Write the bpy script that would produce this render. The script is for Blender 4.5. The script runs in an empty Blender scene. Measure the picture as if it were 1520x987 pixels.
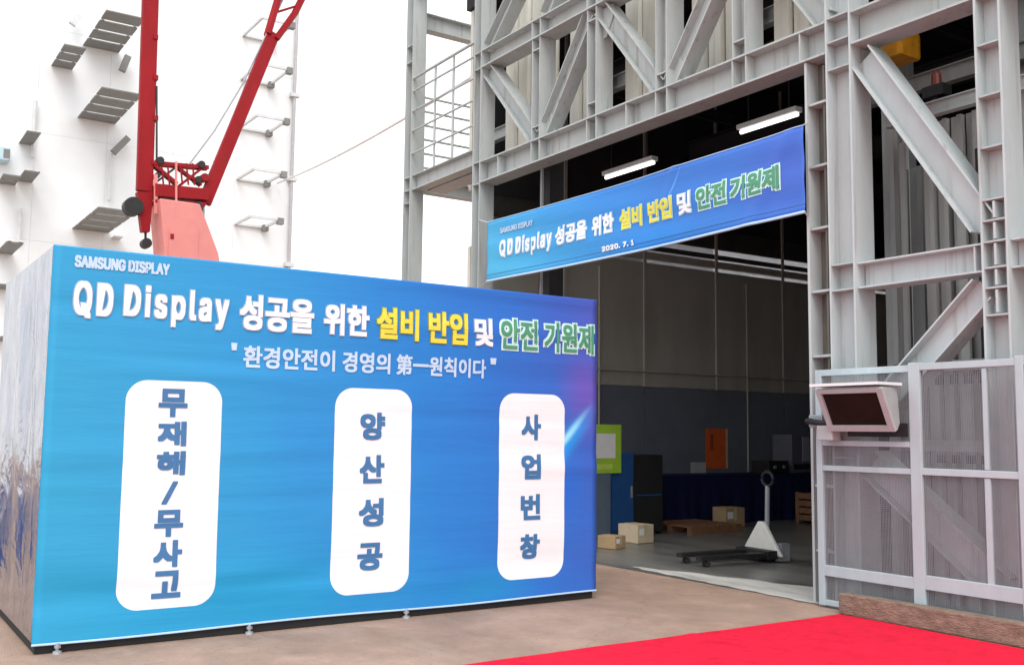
import bpy, bmesh, math, random
from mathutils import Vector, Matrix
random.seed(7)
scene = bpy.context.scene
COL = scene.collection

# ------------------------------------------------------------------ camera
W, H, F = 1520.0, 987.0, 1512.725
CX, CY = 760.0, 493.5
RX = Vector((0.5540, -0.0750, -0.8291)); RY = Vector((0.8320, 0.0635, 0.5512)); RZ = Vector((0.0113, -0.9952, 0.0975))
RX.normalize(); RY = (RY - RX * RY.dot(RX)).normalized(); RZ = RX.cross(RY)
CAMZ = 1.6
R = Matrix((RX, RY, RZ))                    # world = R @ (right, down, forward)
cam = bpy.data.cameras.new('camera'); cam_o = bpy.data.objects.new('camera', cam); COL.objects.link(cam_o)
cam.sensor_width = 36; cam.lens = 36 * F / W; cam.clip_start = 0.05; cam.clip_end = 3000
r_, u_, b_ = R @ Vector((1, 0, 0)), R @ Vector((0, -1, 0)), -(R @ Vector((0, 0, 1)))
M4 = Matrix(((r_.x, u_.x, b_.x, 0), (r_.y, u_.y, b_.y, 0), (r_.z, u_.z, b_.z, CAMZ), (0, 0, 0, 1)))
cam_o.matrix_world = M4
scene.camera = cam_o

# ------------------------------------------------------------------ light
SUN_EL, SUN_AZ = math.radians(52), math.radians(-28)     # azimuth measured from +X towards +Y
world = bpy.data.worlds.new('World'); scene.world = world; world.use_nodes = True
wn = world.node_tree; bgn = wn.nodes['Background']
sky = wn.nodes.new('ShaderNodeTexSky'); sky.sky_type = 'NISHITA'; sky.sun_disc = False
sky.sun_elevation = SUN_EL; sky.sun_rotation = math.pi / 2 - SUN_AZ
sky.air_density = 1.0; sky.dust_density = 4.0; sky.ozone_density = 1.0
hs = wn.nodes.new('ShaderNodeHueSaturation'); hs.inputs['Saturation'].default_value = 0.12
cloud = wn.nodes.new('ShaderNodeMix'); cloud.data_type = 'RGBA'; cloud.inputs[0].default_value = .8      # closed white cloud cover over the clear sky
cloud.inputs[7].default_value = (8.9, 9.3, 9.7, 1)
wn.links.new(sky.outputs[0], hs.inputs['Color']); wn.links.new(hs.outputs[0], cloud.inputs[6]); wn.links.new(cloud.outputs[2], bgn.inputs[0])
bgn.inputs[1].default_value = 0.15
sun = bpy.data.lights.new('sun', 'SUN'); sun.energy = 1.2; sun.angle = math.radians(30); sun.color = (1, .98, .95)
sun_o = bpy.data.objects.new('sun', sun); COL.objects.link(sun_o)
sd = Vector((math.cos(SUN_EL) * math.cos(SUN_AZ), math.cos(SUN_EL) * math.sin(SUN_AZ), math.sin(SUN_EL)))
sun_o.rotation_euler = sd.to_track_quat('Z', 'Y').to_euler(); sun_o.location = (0, 0, 40)
scene.view_settings.view_transform = 'Standard'; scene.view_settings.look = 'None'
scene.view_settings.gamma = 1; scene.view_settings.exposure = 0.45
scene.render.engine = 'CYCLES'; scene.cycles.use_denoising = True; scene.cycles.max_bounces = 8

# ------------------------------------------------------------------ pixel helpers (a pixel gives a direction, a plane gives the distance)
def ray(px, py): return R @ Vector(((px - CX) / F, (py - CY) / F, 1))
def onX(px, py, x): d = ray(px, py); return Vector((0, 0, CAMZ)) + d * (x / d.x)
def onY(px, py, y): d = ray(px, py); return Vector((0, 0, CAMZ)) + d * (y / d.y)
def onZ(px, py, z): d = ray(px, py); return Vector((0, 0, CAMZ)) + d * ((z - CAMZ) / d.z)

# ------------------------------------------------------------------ materials
def lin(c): return tuple((x / 12.92 if x <= .04045 else ((x + .055) / 1.055) ** 2.4) for x in c)
MATS = {}
def mat(name, col, rough=.6, metal=0., var=.12, scale=6., bump=0., bscale=40., spec=.5, stretch=(1, 1, 1), dirt=None, dirt_amt=0., emit=0.):
    if name in MATS: return MATS[name]
    m = bpy.data.materials.new(name); m.use_nodes = True; nt = m.node_tree; N = nt.nodes; L = nt.links
    p = N['Principled BSDF']; p.inputs['Roughness'].default_value = rough; p.inputs['Metallic'].default_value = metal
    p.inputs['Specular IOR Level'].default_value = spec
    tc = N.new('ShaderNodeNewGeometry'); mp = N.new('ShaderNodeMapping'); mp.inputs['Scale'].default_value = stretch
    L.new(tc.outputs['Position'], mp.inputs[0])
    n = N.new('ShaderNodeTexNoise'); n.inputs['Scale'].default_value = scale; n.inputs['Detail'].default_value = 6; n.inputs['Roughness'].default_value = .65
    L.new(mp.outputs[0], n.inputs['Vector'])
    rmp = N.new('ShaderNodeValToRGB'); e = rmp.color_ramp.elements
    e[0].position = .3; e[1].position = .7
    e[0].color = (*[c * (1 - var) for c in col], 1); e[1].color = (*[min(1, c * (1 + var)) for c in col], 1)
    L.new(n.outputs[0], rmp.inputs[0]); out = rmp.outputs[0]
    if dirt:
        n2 = N.new('ShaderNodeTexNoise'); n2.inputs['Scale'].default_value = scale * .45; n2.inputs['Detail'].default_value = 9; n2.inputs['Roughness'].default_value = .72
        L.new(mp.outputs[0], n2.inputs['Vector'])
        mr = N.new('ShaderNodeMapRange'); mr.inputs[1].default_value = .5; mr.inputs[2].default_value = .75; mr.inputs[3].default_value = 0; mr.inputs[4].default_value = dirt_amt
        L.new(n2.outputs[0], mr.inputs[0])
        mx = N.new('ShaderNodeMix'); mx.data_type = 'RGBA'; L.new(mr.outputs[0], mx.inputs[0]); L.new(out, mx.inputs[6]); mx.inputs[7].default_value = (*dirt, 1)
        out = mx.outputs[2]
    L.new(out, p.inputs['Base Color'])
    if bump:
        n3 = N.new('ShaderNodeTexNoise'); n3.inputs['Scale'].default_value = bscale; n3.inputs['Detail'].default_value = 5; L.new(mp.outputs[0], n3.inputs['Vector'])
        b = N.new('ShaderNodeBump'); b.inputs['Strength'].default_value = bump; b.inputs['Distance'].default_value = .02
        L.new(n3.outputs[0], b.inputs['Height']); L.new(b.outputs[0], p.inputs['Normal'])
    if emit:
        p.inputs['Emission Color'].default_value = (*col, 1); p.inputs['Emission Strength'].default_value = emit
    MATS[name] = m
    return m
STEEL = mat('grey_steel_paint', (.42, .445, .44), .5, 0, .07, 5, .05, 60, .4, (1, 1, .35), (.33, .33, .32), .5)
STEEL2 = mat('pale_steel_paint', (.48, .515, .52), .5, 0, .06, 5, .05, 60, .4, (1, 1, .35), (.42, .42, .41), .4)
GALV = mat('galvanised_steel', (.36, .37, .39), .45, .3, .1, 9, .04, 80, .5)
CREAM = mat('cream_cladding', (.74, .72, .64), .55, 0, .08, 4, .04, 30, .4, (1, 1, .2), (.35, .32, .26), .5)
SIDING = mat('grey_siding', (.33, .335, .33), .55, 0, .15, 4, .04, 30, .4, (1, 1, .15), (.14, .13, .12), .6)
SIDING_D = mat('dark_siding', (.05, .05, .048), .7, 0, .2, 4)
BLACK = mat('matt_black', (.012, .012, .013), .75, 0, .2, 8)
RUBBER = mat('dark_rubber', (.02, .02, .022), .8, 0, .2, 12)
ROOFM = mat('near_black_roof_sheet', (.02, .02, .022), .8, 0, .25, 2)  # near-black base for the roof, its beams and the upper wall panels
BROWNCH = mat('brown_grey_channel', (.13, .12, .10), .65, 0, .2, 8, 0, 40, .4, (1, 1, .3))
GROUND = mat('worn_tan_concrete', (.37, .25, .19), .78, 0, .22, 2.2, .35, 55, .35, (1, 1, 1), (.29, .215, .17), .75)
def weather_ground():
    N = GROUND.node_tree.nodes; L = GROUND.node_tree.links; p = N['Principled BSDF']; src = p.inputs['Base Color'].links[0].from_socket
    g = N.new('ShaderNodeNewGeometry')
    def noise(sc, det, stretch=(1, 1, 1), lo=.4, hi=.62, amt=.5, dist=0.):
        mp = N.new('ShaderNodeMapping'); mp.inputs['Scale'].default_value = stretch; L.new(g.outputs['Position'], mp.inputs[0])
        n = N.new('ShaderNodeTexNoise'); n.inputs['Scale'].default_value = sc; n.inputs['Detail'].default_value = det; n.inputs['Distortion'].default_value = dist; n.inputs['Roughness'].default_value = .7
        L.new(mp.outputs[0], n.inputs['Vector']); mr = N.new('ShaderNodeMapRange'); mr.inputs[1].default_value = lo; mr.inputs[2].default_value = hi; mr.inputs[4].default_value = amt; L.new(n.outputs[0], mr.inputs[0]); return mr.outputs[0]
    def mixin(fac, col):
        nonlocal src
        mx = N.new('ShaderNodeMix'); mx.data_type = 'RGBA'; L.new(fac, mx.inputs[0]); L.new(src, mx.inputs[6]); mx.inputs[7].default_value = (*col, 1); src = mx.outputs[2]
    mixin(noise(.55, 8, (1, 1, 1), .45, .7, .7, .8), (.24, .16, .115))          # broad brown stains
    mixin(noise(1.1, 9, (.25, 1.6, 1), .52, .72, .55), (.42, .32, .265))          # dusty drag marks
    mixin(noise(24, 3, (1, 1, 1), .58, .72, .6), (.17, .13, .11))                # grit
    mixin(noise(.8, 6, (1.4, .2, 1), .60, .70, .5), (.20, .155, .135))           # tyre scuffs
    v = N.new('ShaderNodeTexVoronoi'); v.feature = 'DISTANCE_TO_EDGE'; v.inputs['Scale'].default_value = .42
    nd = N.new('ShaderNodeTexNoise'); nd.inputs['Scale'].default_value = 1.5; nd.inputs['Detail'].default_value = 6; L.new(g.outputs['Position'], nd.inputs['Vector'])
    va = N.new('ShaderNodeVectorMath'); va.operation = 'MULTIPLY_ADD'; L.new(nd.outputs[1], va.inputs[0]); va.inputs[1].default_value = (.9, .9, .9); L.new(g.outputs['Position'], va.inputs[2]); L.new(va.outputs[0], v.inputs['Vector'])
    mr = N.new('ShaderNodeMapRange'); mr.inputs[1].default_value = .0; mr.inputs[2].default_value = .006; mr.inputs[3].default_value = .28; mr.inputs[4].default_value = 0; L.new(v.outputs[0], mr.inputs[0])
    mixin(mr.outputs[0], (.12, .085, .07))
    L.new(src, p.inputs['Base Color'])
weather_ground()
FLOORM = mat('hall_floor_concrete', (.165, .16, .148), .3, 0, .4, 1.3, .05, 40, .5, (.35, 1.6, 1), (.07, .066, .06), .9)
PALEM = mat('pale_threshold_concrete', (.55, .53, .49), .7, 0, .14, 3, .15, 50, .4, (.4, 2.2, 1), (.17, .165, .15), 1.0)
WHITEB = mat('white_wall_panel', (.74, .755, .76), .6, 0, .03, .6, 0, 10, .3)
SLAT = mat('grey_slat', (.19, .19, .18), .6, 0, .12, 3)
FRAMEG = mat('pale_grey_frame', (.60, .61, .61), .6, 0, .1, 3)
RED = mat('crane_red_paint', (.27, .006, .010), .55, 0, .15, 3, 0, 40, .2, (1, 1, .4), (.2, .02, .02), .5)
PINK = mat('faded_pink_paint', (.66, .235, .215), .6, 0, .07, 2, 0, 40, .35)
DARKM = mat('dark_iron', (.025, .024, .025), .55, .4, .2, 9)
CARPET = mat('red_carpet_pile', (.76, .018, .05), .95, 0, .09, 9, .45, 260, .08, (1, 1, 1), (.50, .008, .028), .7)
TIMBER = mat('brown_timber', (.25, .185, .14), .9, 0, .35, 14, .9, 40, .15, (.8, 2, 2), (.12, .085, .065), .8)
CARD = mat('carton_board', (.42, .29, .16), .85, 0, .1, 6, .08, 60, .2)
CARDP = mat('pale_carton_board', (.62, .50, .34), .85, 0, .08, 6, .08, 60, .2)
TAPE = mat('parcel_tape', (.55, .44, .28), .3, 0, .05, 8)
BLUE = mat('blue_cabinet_paint', (.02, .085, .26), .45, 0, .1, 5)
NAVY = mat('navy_cloth', (.008, .012, .055), .9, 0, .2, 10, .1, 80, .2)
WALLG = mat('slate_wall_panel', (.15, .165, .20), .55, 0, .1, 2)
WALLB = mat('brown_grey_wall_panel', (.42, .40, .35), .36, 0, .12, 2, 0, 40, .4, (1, 1, .2), (.27, .25, .21), .5)
LIME = mat('lime_board_frame', (.38, .62, .05), .5, 0, .06, 6)
PAPER = mat('white_paper', (.8, .8, .78), .8, 0, .04, 6)
ORANGE = mat('orange_print', (.72, .12, .02), .6, 0, .08, 6)
YELLOW = mat('yellow_hoist_paint', (.80, .34, .02), .5, 0, .2, 8)
JACKW = mat('off_white_enamel', (.72, .71, .66), .45, 0, .07, 8, 0, 40, .5, (1, 1, 1), (.4, .38, .33), .4)
CRATEBR = mat('brown_crate_wood', (.22, .11, .06), .8, 0, .2, 10, .2, 40, .2)
LAMPM = mat('lit_tube', (1, .98, .94), .4, 0, 0, 1, emit=1.6)
GLASSD = mat('dark_amber_glass', (.02, .009, .007), .45, 0, .2, 4, spec=.08)
LAMPH = mat('lamp_housing_paint', (.42, .42, .42), .45, 0, .08, 8, 0, 40, .5, (1, 1, 1), (.4, .36, .33), .4)
DAYL = mat('frosted_glazing', (.7, .72, .72), .35, 0, .05, 4)
ROPE = mat('white_cord', (.6, .6, .58), .8, 0, .05, 20)
AQUA = mat('pale_aqua_unit', (.45, .60, .66), .6, 0, .06, 4)
TXT_W = mat('print_white', (.86, .87, .9), .55, 0, .02, 4)
TXT_P = mat('print_pale_blue', (.50, .66, .84), .55, 0, .03, 4)
TXT_S = mat('print_grey_shadow', (.28, .42, .62), .55, 0, .03, 4)
TXT_Y = mat('print_yellow', (.78, .68, .06), .55, 0, .04, 4)
TXT_O = mat('print_olive', (.22, .30, .12), .55, 0, .04, 4)
TXT_G = mat('print_green', (.07, .30, .17), .55, 0, .05, 4)
TXT_M = mat('print_mint', (.62, .86, .80), .55, 0, .05, 4)
TXT_B = mat('print_steel_blue', (.045, .17, .37), .55, 0, .05, 4)
PANELW = mat('print_panel_white', (.85, .85, .87), .5, 0, .015, 3)

def crease_bump(m_, st=.2):
    N = m_.node_tree.nodes; L = m_.node_tree.links; g = N.new('ShaderNodeNewGeometry')
    n3 = N.new('ShaderNodeTexNoise'); n3.inputs['Scale'].default_value = 3.; n3.inputs['Detail'].default_value = 5
    mp = N.new('ShaderNodeMapping'); mp.inputs['Scale'].default_value = (.35, .35, 3.2); L.new(g.outputs['Position'], mp.inputs[0]); L.new(mp.outputs[0], n3.inputs['Vector'])
    b = N.new('ShaderNodeBump'); b.inputs['Strength'].default_value = st; b.inputs['Distance'].default_value = .03; L.new(n3.outputs[0], b.inputs['Height']); L.new(b.outputs[0], N['Principled BSDF'].inputs['Normal'])
for m_ in (PANELW, TXT_W, TXT_P, TXT_Y, TXT_G, TXT_M, TXT_B, TXT_S, TXT_O): crease_bump(m_)
def runs(m_, amt):
    N = m_.node_tree.nodes; L = m_.node_tree.links; p = N['Principled BSDF']; src = p.inputs['Base Color'].links[0].from_socket
    g = N.new('ShaderNodeNewGeometry'); mp = N.new('ShaderNodeMapping'); mp.inputs['Scale'].default_value = (9, 9, .5); L.new(g.outputs['Position'], mp.inputs[0])
    n = N.new('ShaderNodeTexNoise'); n.inputs['Scale'].default_value = 1.6; n.inputs['Detail'].default_value = 8; L.new(mp.outputs[0], n.inputs['Vector'])
    mr = N.new('ShaderNodeMapRange'); mr.inputs[1].default_value = .58; mr.inputs[2].default_value = .78; mr.inputs[4].default_value = amt; L.new(n.outputs[0], mr.inputs[0])
    mx = N.new('ShaderNodeMix'); mx.data_type = 'RGBA'; L.new(mr.outputs[0], mx.inputs[0]); L.new(src, mx.inputs[6]); mx.inputs[7].default_value = (.20, .15, .11, 1); L.new(mx.outputs[2], p.inputs['Base Color'])
runs(STEEL, .75); runs(STEEL2, .6); runs(CREAM, .5)
# frosted clerestory glazing lets daylight through
nt = DAYL.node_tree; DAYL.node_tree.nodes['Principled BSDF'].inputs['Transmission Weight'].default_value = .75
DAYL.node_tree.nodes['Principled BSDF'].inputs['Roughness'].default_value = .7

def foil_material():
    m = bpy.data.materials.new('silver_foil'); m.use_nodes = True; N = m.node_tree.nodes; L = m.node_tree.links
    p = N['Principled BSDF']; p.inputs['Base Color'].default_value = (.42, .47, .57, 1); p.inputs['Metallic'].default_value = 1
    g = N.new('ShaderNodeNewGeometry'); mp = N.new('ShaderNodeMapping'); mp.inputs['Scale'].default_value = (1.5, 1.5, 1.0); L.new(g.outputs['Position'], mp.inputs[0])
    n = N.new('ShaderNodeTexNoise'); n.inputs['Scale'].default_value = 2.2; n.inputs['Detail'].default_value = 5; n.inputs['Distortion'].default_value = 1.2; L.new(mp.outputs[0], n.inputs['Vector'])
    v = N.new('ShaderNodeTexVoronoi'); v.inputs['Scale'].default_value = 3.5; L.new(mp.outputs[0], v.inputs['Vector'])
    a = N.new('ShaderNodeMath'); a.operation = 'MULTIPLY_ADD'; a.inputs[1].default_value = .35; L.new(v.outputs[0], a.inputs[0]); L.new(n.outputs[0], a.inputs[2])
    b = N.new('ShaderNodeBump'); b.inputs['Strength'].default_value = .5; b.inputs['Distance'].default_value = .06; L.new(a.outputs[0], b.inputs['Height']); L.new(b.outputs[0], p.inputs['Normal'])
    mr = N.new('ShaderNodeMapRange'); mr.inputs[3].default_value = .05; mr.inputs[4].default_value = .2; L.new(n.outputs[0], mr.inputs[0]); L.new(mr.outputs[0], p.inputs['Roughness'])
    return m
FOIL = foil_material()

def banner_material(name, axis, lo, hi, zlo, zhi, stops, blobs):
    """printed vinyl: a colour ramp along the banner plus soft printed glows (u, v, ru, rv, angle, colour, amount)"""
    m = bpy.data.materials.new(name); m.use_nodes = True; N = m.node_tree.nodes; L = m.node_tree.links
    p = N['Principled BSDF']; p.inputs['Roughness'].default_value = .48; p.inputs['Specular IOR Level'].default_value = .35
    g = N.new('ShaderNodeNewGeometry'); s = N.new('ShaderNodeSeparateXYZ'); L.new(g.outputs['Position'], s.inputs[0])
    mu = N.new('ShaderNodeMapRange'); mu.inputs[1].default_value = lo; mu.inputs[2].default_value = hi; L.new(s.outputs[axis], mu.inputs[0])
    mv = N.new('ShaderNodeMapRange'); mv.inputs[1].default_value = zlo; mv.inputs[2].default_value = zhi; L.new(s.outputs[2], mv.inputs[0])
    nz = N.new('ShaderNodeTexNoise'); nz.inputs['Scale'].default_value = 1.1; nz.inputs['Detail'].default_value = 3; L.new(g.outputs['Position'], nz.inputs['Vector'])
    # shift the ramp a little with height and soft noise
    k = N.new('ShaderNodeMath'); k.operation = 'MULTIPLY_ADD'; k.inputs[1].default_value = .16; L.new(mv.outputs[0], k.inputs[0]); L.new(mu.outputs[0], k.inputs[2])
    k2 = N.new('ShaderNodeMath'); k2.operation = 'MULTIPLY_ADD'; k2.inputs[1].default_value = .22; L.new(nz.outputs[0], k2.inputs[0]); L.new(k.outputs[0], k2.inputs[2])
    k3 = N.new('ShaderNodeMath'); k3.operation = 'SUBTRACT'; k3.inputs[1].default_value = .19; L.new(k2.outputs[0], k3.inputs[0])
    rp = N.new('ShaderNodeValToRGB'); cr = rp.color_ramp
    while len(cr.elements) < len(stops): cr.elements.new(.5)
    for e, (pos, c) in zip(cr.elements, stops): e.position = pos; e.color = (*lin(c), 1)
    L.new(k3.outputs[0], rp.inputs[0]); out = rp.outputs[0]
    W_, H_ = hi - lo, zhi - zlo
    for (bu, bv, ru, rv, ang, c, amt) in blobs:
        cb = N.new('ShaderNodeCombineXYZ'); L.new(s.outputs[axis], cb.inputs[0]); L.new(s.outputs[2], cb.inputs[1])
        mp = N.new('ShaderNodeMapping'); mp.vector_type = 'TEXTURE'; mp.inputs['Location'].default_value = (bu, bv, 0); mp.inputs['Rotation'].default_value = (0, 0, ang); mp.inputs['Scale'].default_value = (ru, rv, 1)
        L.new(cb.outputs[0], mp.inputs[0])
        ln = N.new('ShaderNodeVectorMath'); ln.operation = 'LENGTH'; L.new(mp.outputs[0], ln.inputs[0])
        mr = N.new('ShaderNodeMapRange'); mr.interpolation_type = 'SMOOTHSTEP'; mr.inputs[1].default_value = 0; mr.inputs[2].default_value = 1; mr.inputs[3].default_value = amt; mr.inputs[4].default_value = 0
        L.new(ln.outputs[1], mr.inputs[0])
        mx = N.new('ShaderNodeMix'); mx.data_type = 'RGBA'; L.new(mr.outputs[0], mx.inputs[0]); L.new(out, mx.inputs[6]); mx.inputs[7].default_value = (*lin(c), 1); out = mx.outputs[2]
    L.new(out, p.inputs['Base Color'])
    n3 = N.new('ShaderNodeTexNoise'); n3.inputs['Scale'].default_value = 3.; n3.inputs['Detail'].default_value = 5
    mp = N.new('ShaderNodeMapping'); sc = [.35, .35, 3.2]; mp.inputs['Scale'].default_value = sc; L.new(g.outputs['Position'], mp.inputs[0]); L.new(mp.outputs[0], n3.inputs['Vector'])
    b = N.new('ShaderNodeBump'); b.inputs['Strength'].default_value = .2; b.inputs['Distance'].default_value = .03; L.new(n3.outputs[0], b.inputs['Height']); L.new(b.outputs[0], p.inputs['Normal'])
    return m

# ------------------------------------------------------------------ mesh helpers
class MB:
    def __init__(s): s.v = []; s.f = []
    def add(s, vs, fs):
        o = len(s.v); s.v += [tuple(v) for v in vs]; s.f += [tuple(i + o for i in f) for f in fs]; return s
    def box(s, lo, hi, M=None):
        x0, y0, z0 = lo; x1, y1, z1 = hi
        vs = [Vector(p) for p in ((x0, y0, z0), (x1, y0, z0), (x1, y1, z0), (x0, y1, z0), (x0, y0, z1), (x1, y0, z1), (x1, y1, z1), (x0, y1, z1))]
        if M is not None: vs = [M @ v for v in vs]
        return s.add(vs, [(0, 3, 2, 1), (4, 5, 6, 7), (0, 1, 5, 4), (1, 2, 6, 5), (2, 3, 7, 6), (3, 0, 4, 7)])
    def cbox(s, lo, hi, c=.01, M=None):
        """box with chamfered vertical and horizontal edges"""
        bm = bmesh.new(); bmesh.ops.create_cube(bm, size=1)
        for v in bm.verts: v.co = Vector([(l + h) / 2 + (h - l) * q for l, h, q in zip(lo, hi, v.co)])
        bmesh.ops.bevel(bm, geom=bm.edges[:], offset=c, segments=2, affect='EDGES', profile=.6)
        vs = [(M @ v.co if M is not None else v.co.copy()) for v in bm.verts]; bm.verts.index_update()
        fs = [tuple(v.index for v in f.verts) for f in bm.faces]; bm.free(); return s.add(vs, fs)
    def bar(s, p0, p1, w, d, up=(0, 0, 1)):
        """rectangular bar: w across 'up', d along 'up'"""
        p0 = Vector(p0); p1 = Vector(p1); a = (p1 - p0).normalized(); u = Vector(up); u = u - a * u.dot(a)
        if u.length < 1e-5: u = Vector((0, 1, 0)) - a * a.y
        u.normalize(); n = a.cross(u); vs = []
        for p in (p0, p1):
            for i, j in ((-1, -1), (1, -1), (1, 1), (-1, 1)): vs.append(p + n * (i * w / 2) + u * (j * d / 2))
        return s.add(vs, [(3, 2, 1, 0), (4, 5, 6, 7), (0, 1, 5, 4), (1, 2, 6, 5), (2, 3, 7, 6), (3, 0, 4, 7)])
    def hbeam(s, p0, p1, h, b, tf, tw, hd):
        p0 = Vector(p0); p1 = Vector(p1); a = (p1 - p0).normalized(); u = Vector(hd); u = (u - a * u.dot(a)).normalized()
        for k in (-1, 1):
            o = u * (k * (h - tf) / 2); s.bar(p0 + o, p1 + o, b, tf, u)
        s.bar(p0, p1, tw, h - 2 * tf, u); return s
    def tube(s, pts, r, n=8, cap=True):
        pts = [Vector(p) for p in pts]; rings = []
        rr = r if isinstance(r, (list, tuple)) else [r] * len(pts)
        for i, p in enumerate(pts):
            a = (pts[min(i + 1, len(pts) - 1)] - pts[max(i - 1, 0)]).normalized()
            u = Vector((0, 0, 1)); u = u - a * u.dot(a)
            if u.length < 1e-3: u = Vector((1, 0, 0)) - a * a.x
            u.normalize(); w = a.cross(u)
            rings.append([p + (u * math.cos(t) + w * math.sin(t)) * rr[i] for t in [2 * math.pi * k / n for k in range(n)]])
        vs = [v for q in rings for v in q]; fs = []
        for i in range(len(pts) - 1):
            for k in range(n): fs.append((i * n + k, i * n + (k + 1) % n, (i + 1) * n + (k + 1) % n, (i + 1) * n + k))
        if cap: fs += [tuple(range(n))[::-1], tuple((len(pts) - 1) * n + k for k in range(n))]
        return s.add(vs, fs)
    def prism(s, poly, d):
        """polygon (3D points) extruded by vector d"""
        poly = [Vector(p) for p in poly]; n = len(poly); d = Vector(d)
        return s.add(poly + [p + d for p in poly], [tuple(range(n))[::-1], tuple(range(n, 2 * n))] + [(i, (i + 1) % n, n + (i + 1) % n, n + i) for i in range(n)])
    def build(s, name, m, parent=None, smooth=False, bevel=0):
        me = bpy.data.meshes.new(name); me.from_pydata(s.v, [], s.f); me.materials.append(m)
        bm = bmesh.new(); bm.from_mesh(me); bmesh.ops.recalc_face_normals(bm, faces=bm.faces[:]); bm.to_mesh(me); bm.free()
        if smooth:
            for q in me.polygons: q.use_smooth = True
        o = bpy.data.objects.new(name, me); COL.objects.link(o)
        if parent is not None: o.parent = parent; o.matrix_parent_inverse = parent_inv(parent)
        if bevel:
            b = o.modifiers.new('bevel', 'BEVEL'); b.width = bevel; b.segments = 2; b.limit_method = 'ANGLE'
        return o
def world_of(o):
    M = Matrix.LocRotScale(o.location, o.rotation_euler, o.scale)
    return (world_of(o.parent) @ o.matrix_parent_inverse @ M) if o.parent else M
def parent_inv(p): return world_of(p).inverted()
def tag(o, label, cat, group=None, kind=None):
    if label: o['label'] = label
    if cat: o['category'] = cat
    if group: o['group'] = group
    if kind: o['kind'] = kind
    return o
def thing(name, label, cat, loc=(0, 0, 0), group=None):
    o = bpy.data.objects.new(name, None); COL.objects.link(o); o.location = loc; o.empty_display_size = .2
    return tag(o, label, cat, group)
def structure(o): o['kind'] = 'structure'; return o
def share(src, name, loc, parent):
    """copy of a piece that shares its mesh, moved by loc"""
    c = src.copy(); COL.objects.link(c); c.parent = parent; c.matrix_parent_inverse = src.matrix_parent_inverse.copy(); c.location = src.location + Vector(loc); return c

# ------------------------------------------------------------------ the ground
XB, YH = -8.0, 8.0            # plane of the crate front, plane of the hall front
m = MB(); m.add([(-900, -900, 0), (900, -900, 0), (900, 900, 0), (-900, 900, 0)], [(0, 1, 2, 3)])
structure(m.build('ground', GROUND))
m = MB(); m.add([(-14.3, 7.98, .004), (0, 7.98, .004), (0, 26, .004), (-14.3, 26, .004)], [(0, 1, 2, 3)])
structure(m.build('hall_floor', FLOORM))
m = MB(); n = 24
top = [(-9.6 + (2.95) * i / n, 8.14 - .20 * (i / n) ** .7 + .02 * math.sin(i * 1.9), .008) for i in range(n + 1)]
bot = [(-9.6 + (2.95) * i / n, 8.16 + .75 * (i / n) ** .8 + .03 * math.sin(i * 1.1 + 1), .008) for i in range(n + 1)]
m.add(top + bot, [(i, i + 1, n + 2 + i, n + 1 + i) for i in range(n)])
structure(m.build('threshold_strip', PALEM))  # pale concrete apron, widened inward to paint the brighter floor by the doorway

# ------------------------------------------------------------------ the steel hall
hall = thing('steel_hall', 'large grey steel-framed hall with bolted truss above its open doorway', 'building', (-9.5, 8.3, 0))
def H_(name, p0, p1, h, b, hd, tf=.016, tw=.012, m=STEEL):
    return MB().hbeam(p0, p1, h, b, tf, tw, hd).build(name, m, hall)
def plates(parent, boxes, name='stiffener_plate', m=STEEL):
    for lo, hi in boxes: MB().box(lo, hi).build(name, m, parent)
YB = YH + .15                 # centre plane of the front frame
def column(xc, w, z0, z1, stiff, m=STEEL, d=.3):
    """H column with flanges facing left and right; horizontal stiffeners in the open face"""
    y = YH + d / 2
    o = H_('column', (xc, y, z0), (xc, y, z1), w, d, (1, 0, 0), .02, .014, m)
    plates(o, [((xc - w / 2 + .021, YH + .006, z - .008), (xc + w / 2 - .021, y - .009, z + .008)) for z in stiff])
    MB().box((xc - w / 2 - .08, YH - .06, z0), (xc + w / 2 + .08, YH + d + .06, z0 + .03)).build('base_plate', m, o)
    return o
c0 = column(-13.10, .22, 0, 10.4, (3.3, 3.6, 5.38, 5.72, 7.2, 7.46), d=.26)
c1 = column(-6.325, .30, 0, 10.4, (1.4, 1.75, 3.0, 3.25, 5.2, 5.48, 5.73, 7.2, 7.46), STEEL2)
c2 = column(-4.775, .24, 0, 10.4, (2.62, 2.85, 3.02, 3.24, 3.42, 3.6, 4.05, 4.5, 4.95, 5.38, 5.72, 6.2), STEEL2, .28)
cm = column(-15.38, .25, 0, 10.4, (5.72, 5.95, 5.5, 8.3, 8.0), d=.26)
# vertical gusset strip in the node of the right column
for z0, z1 in ((2.63, 2.84), (2.86, 3.01), (3.03, 3.23), (3.25, 3.41), (3.43, 3.59)):
    MB().box((-4.785, YH + .008, z0 + .01), (-4.765, YH + .13, z1 - .01)).build('stiffener_plate', STEEL2, c2)
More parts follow.
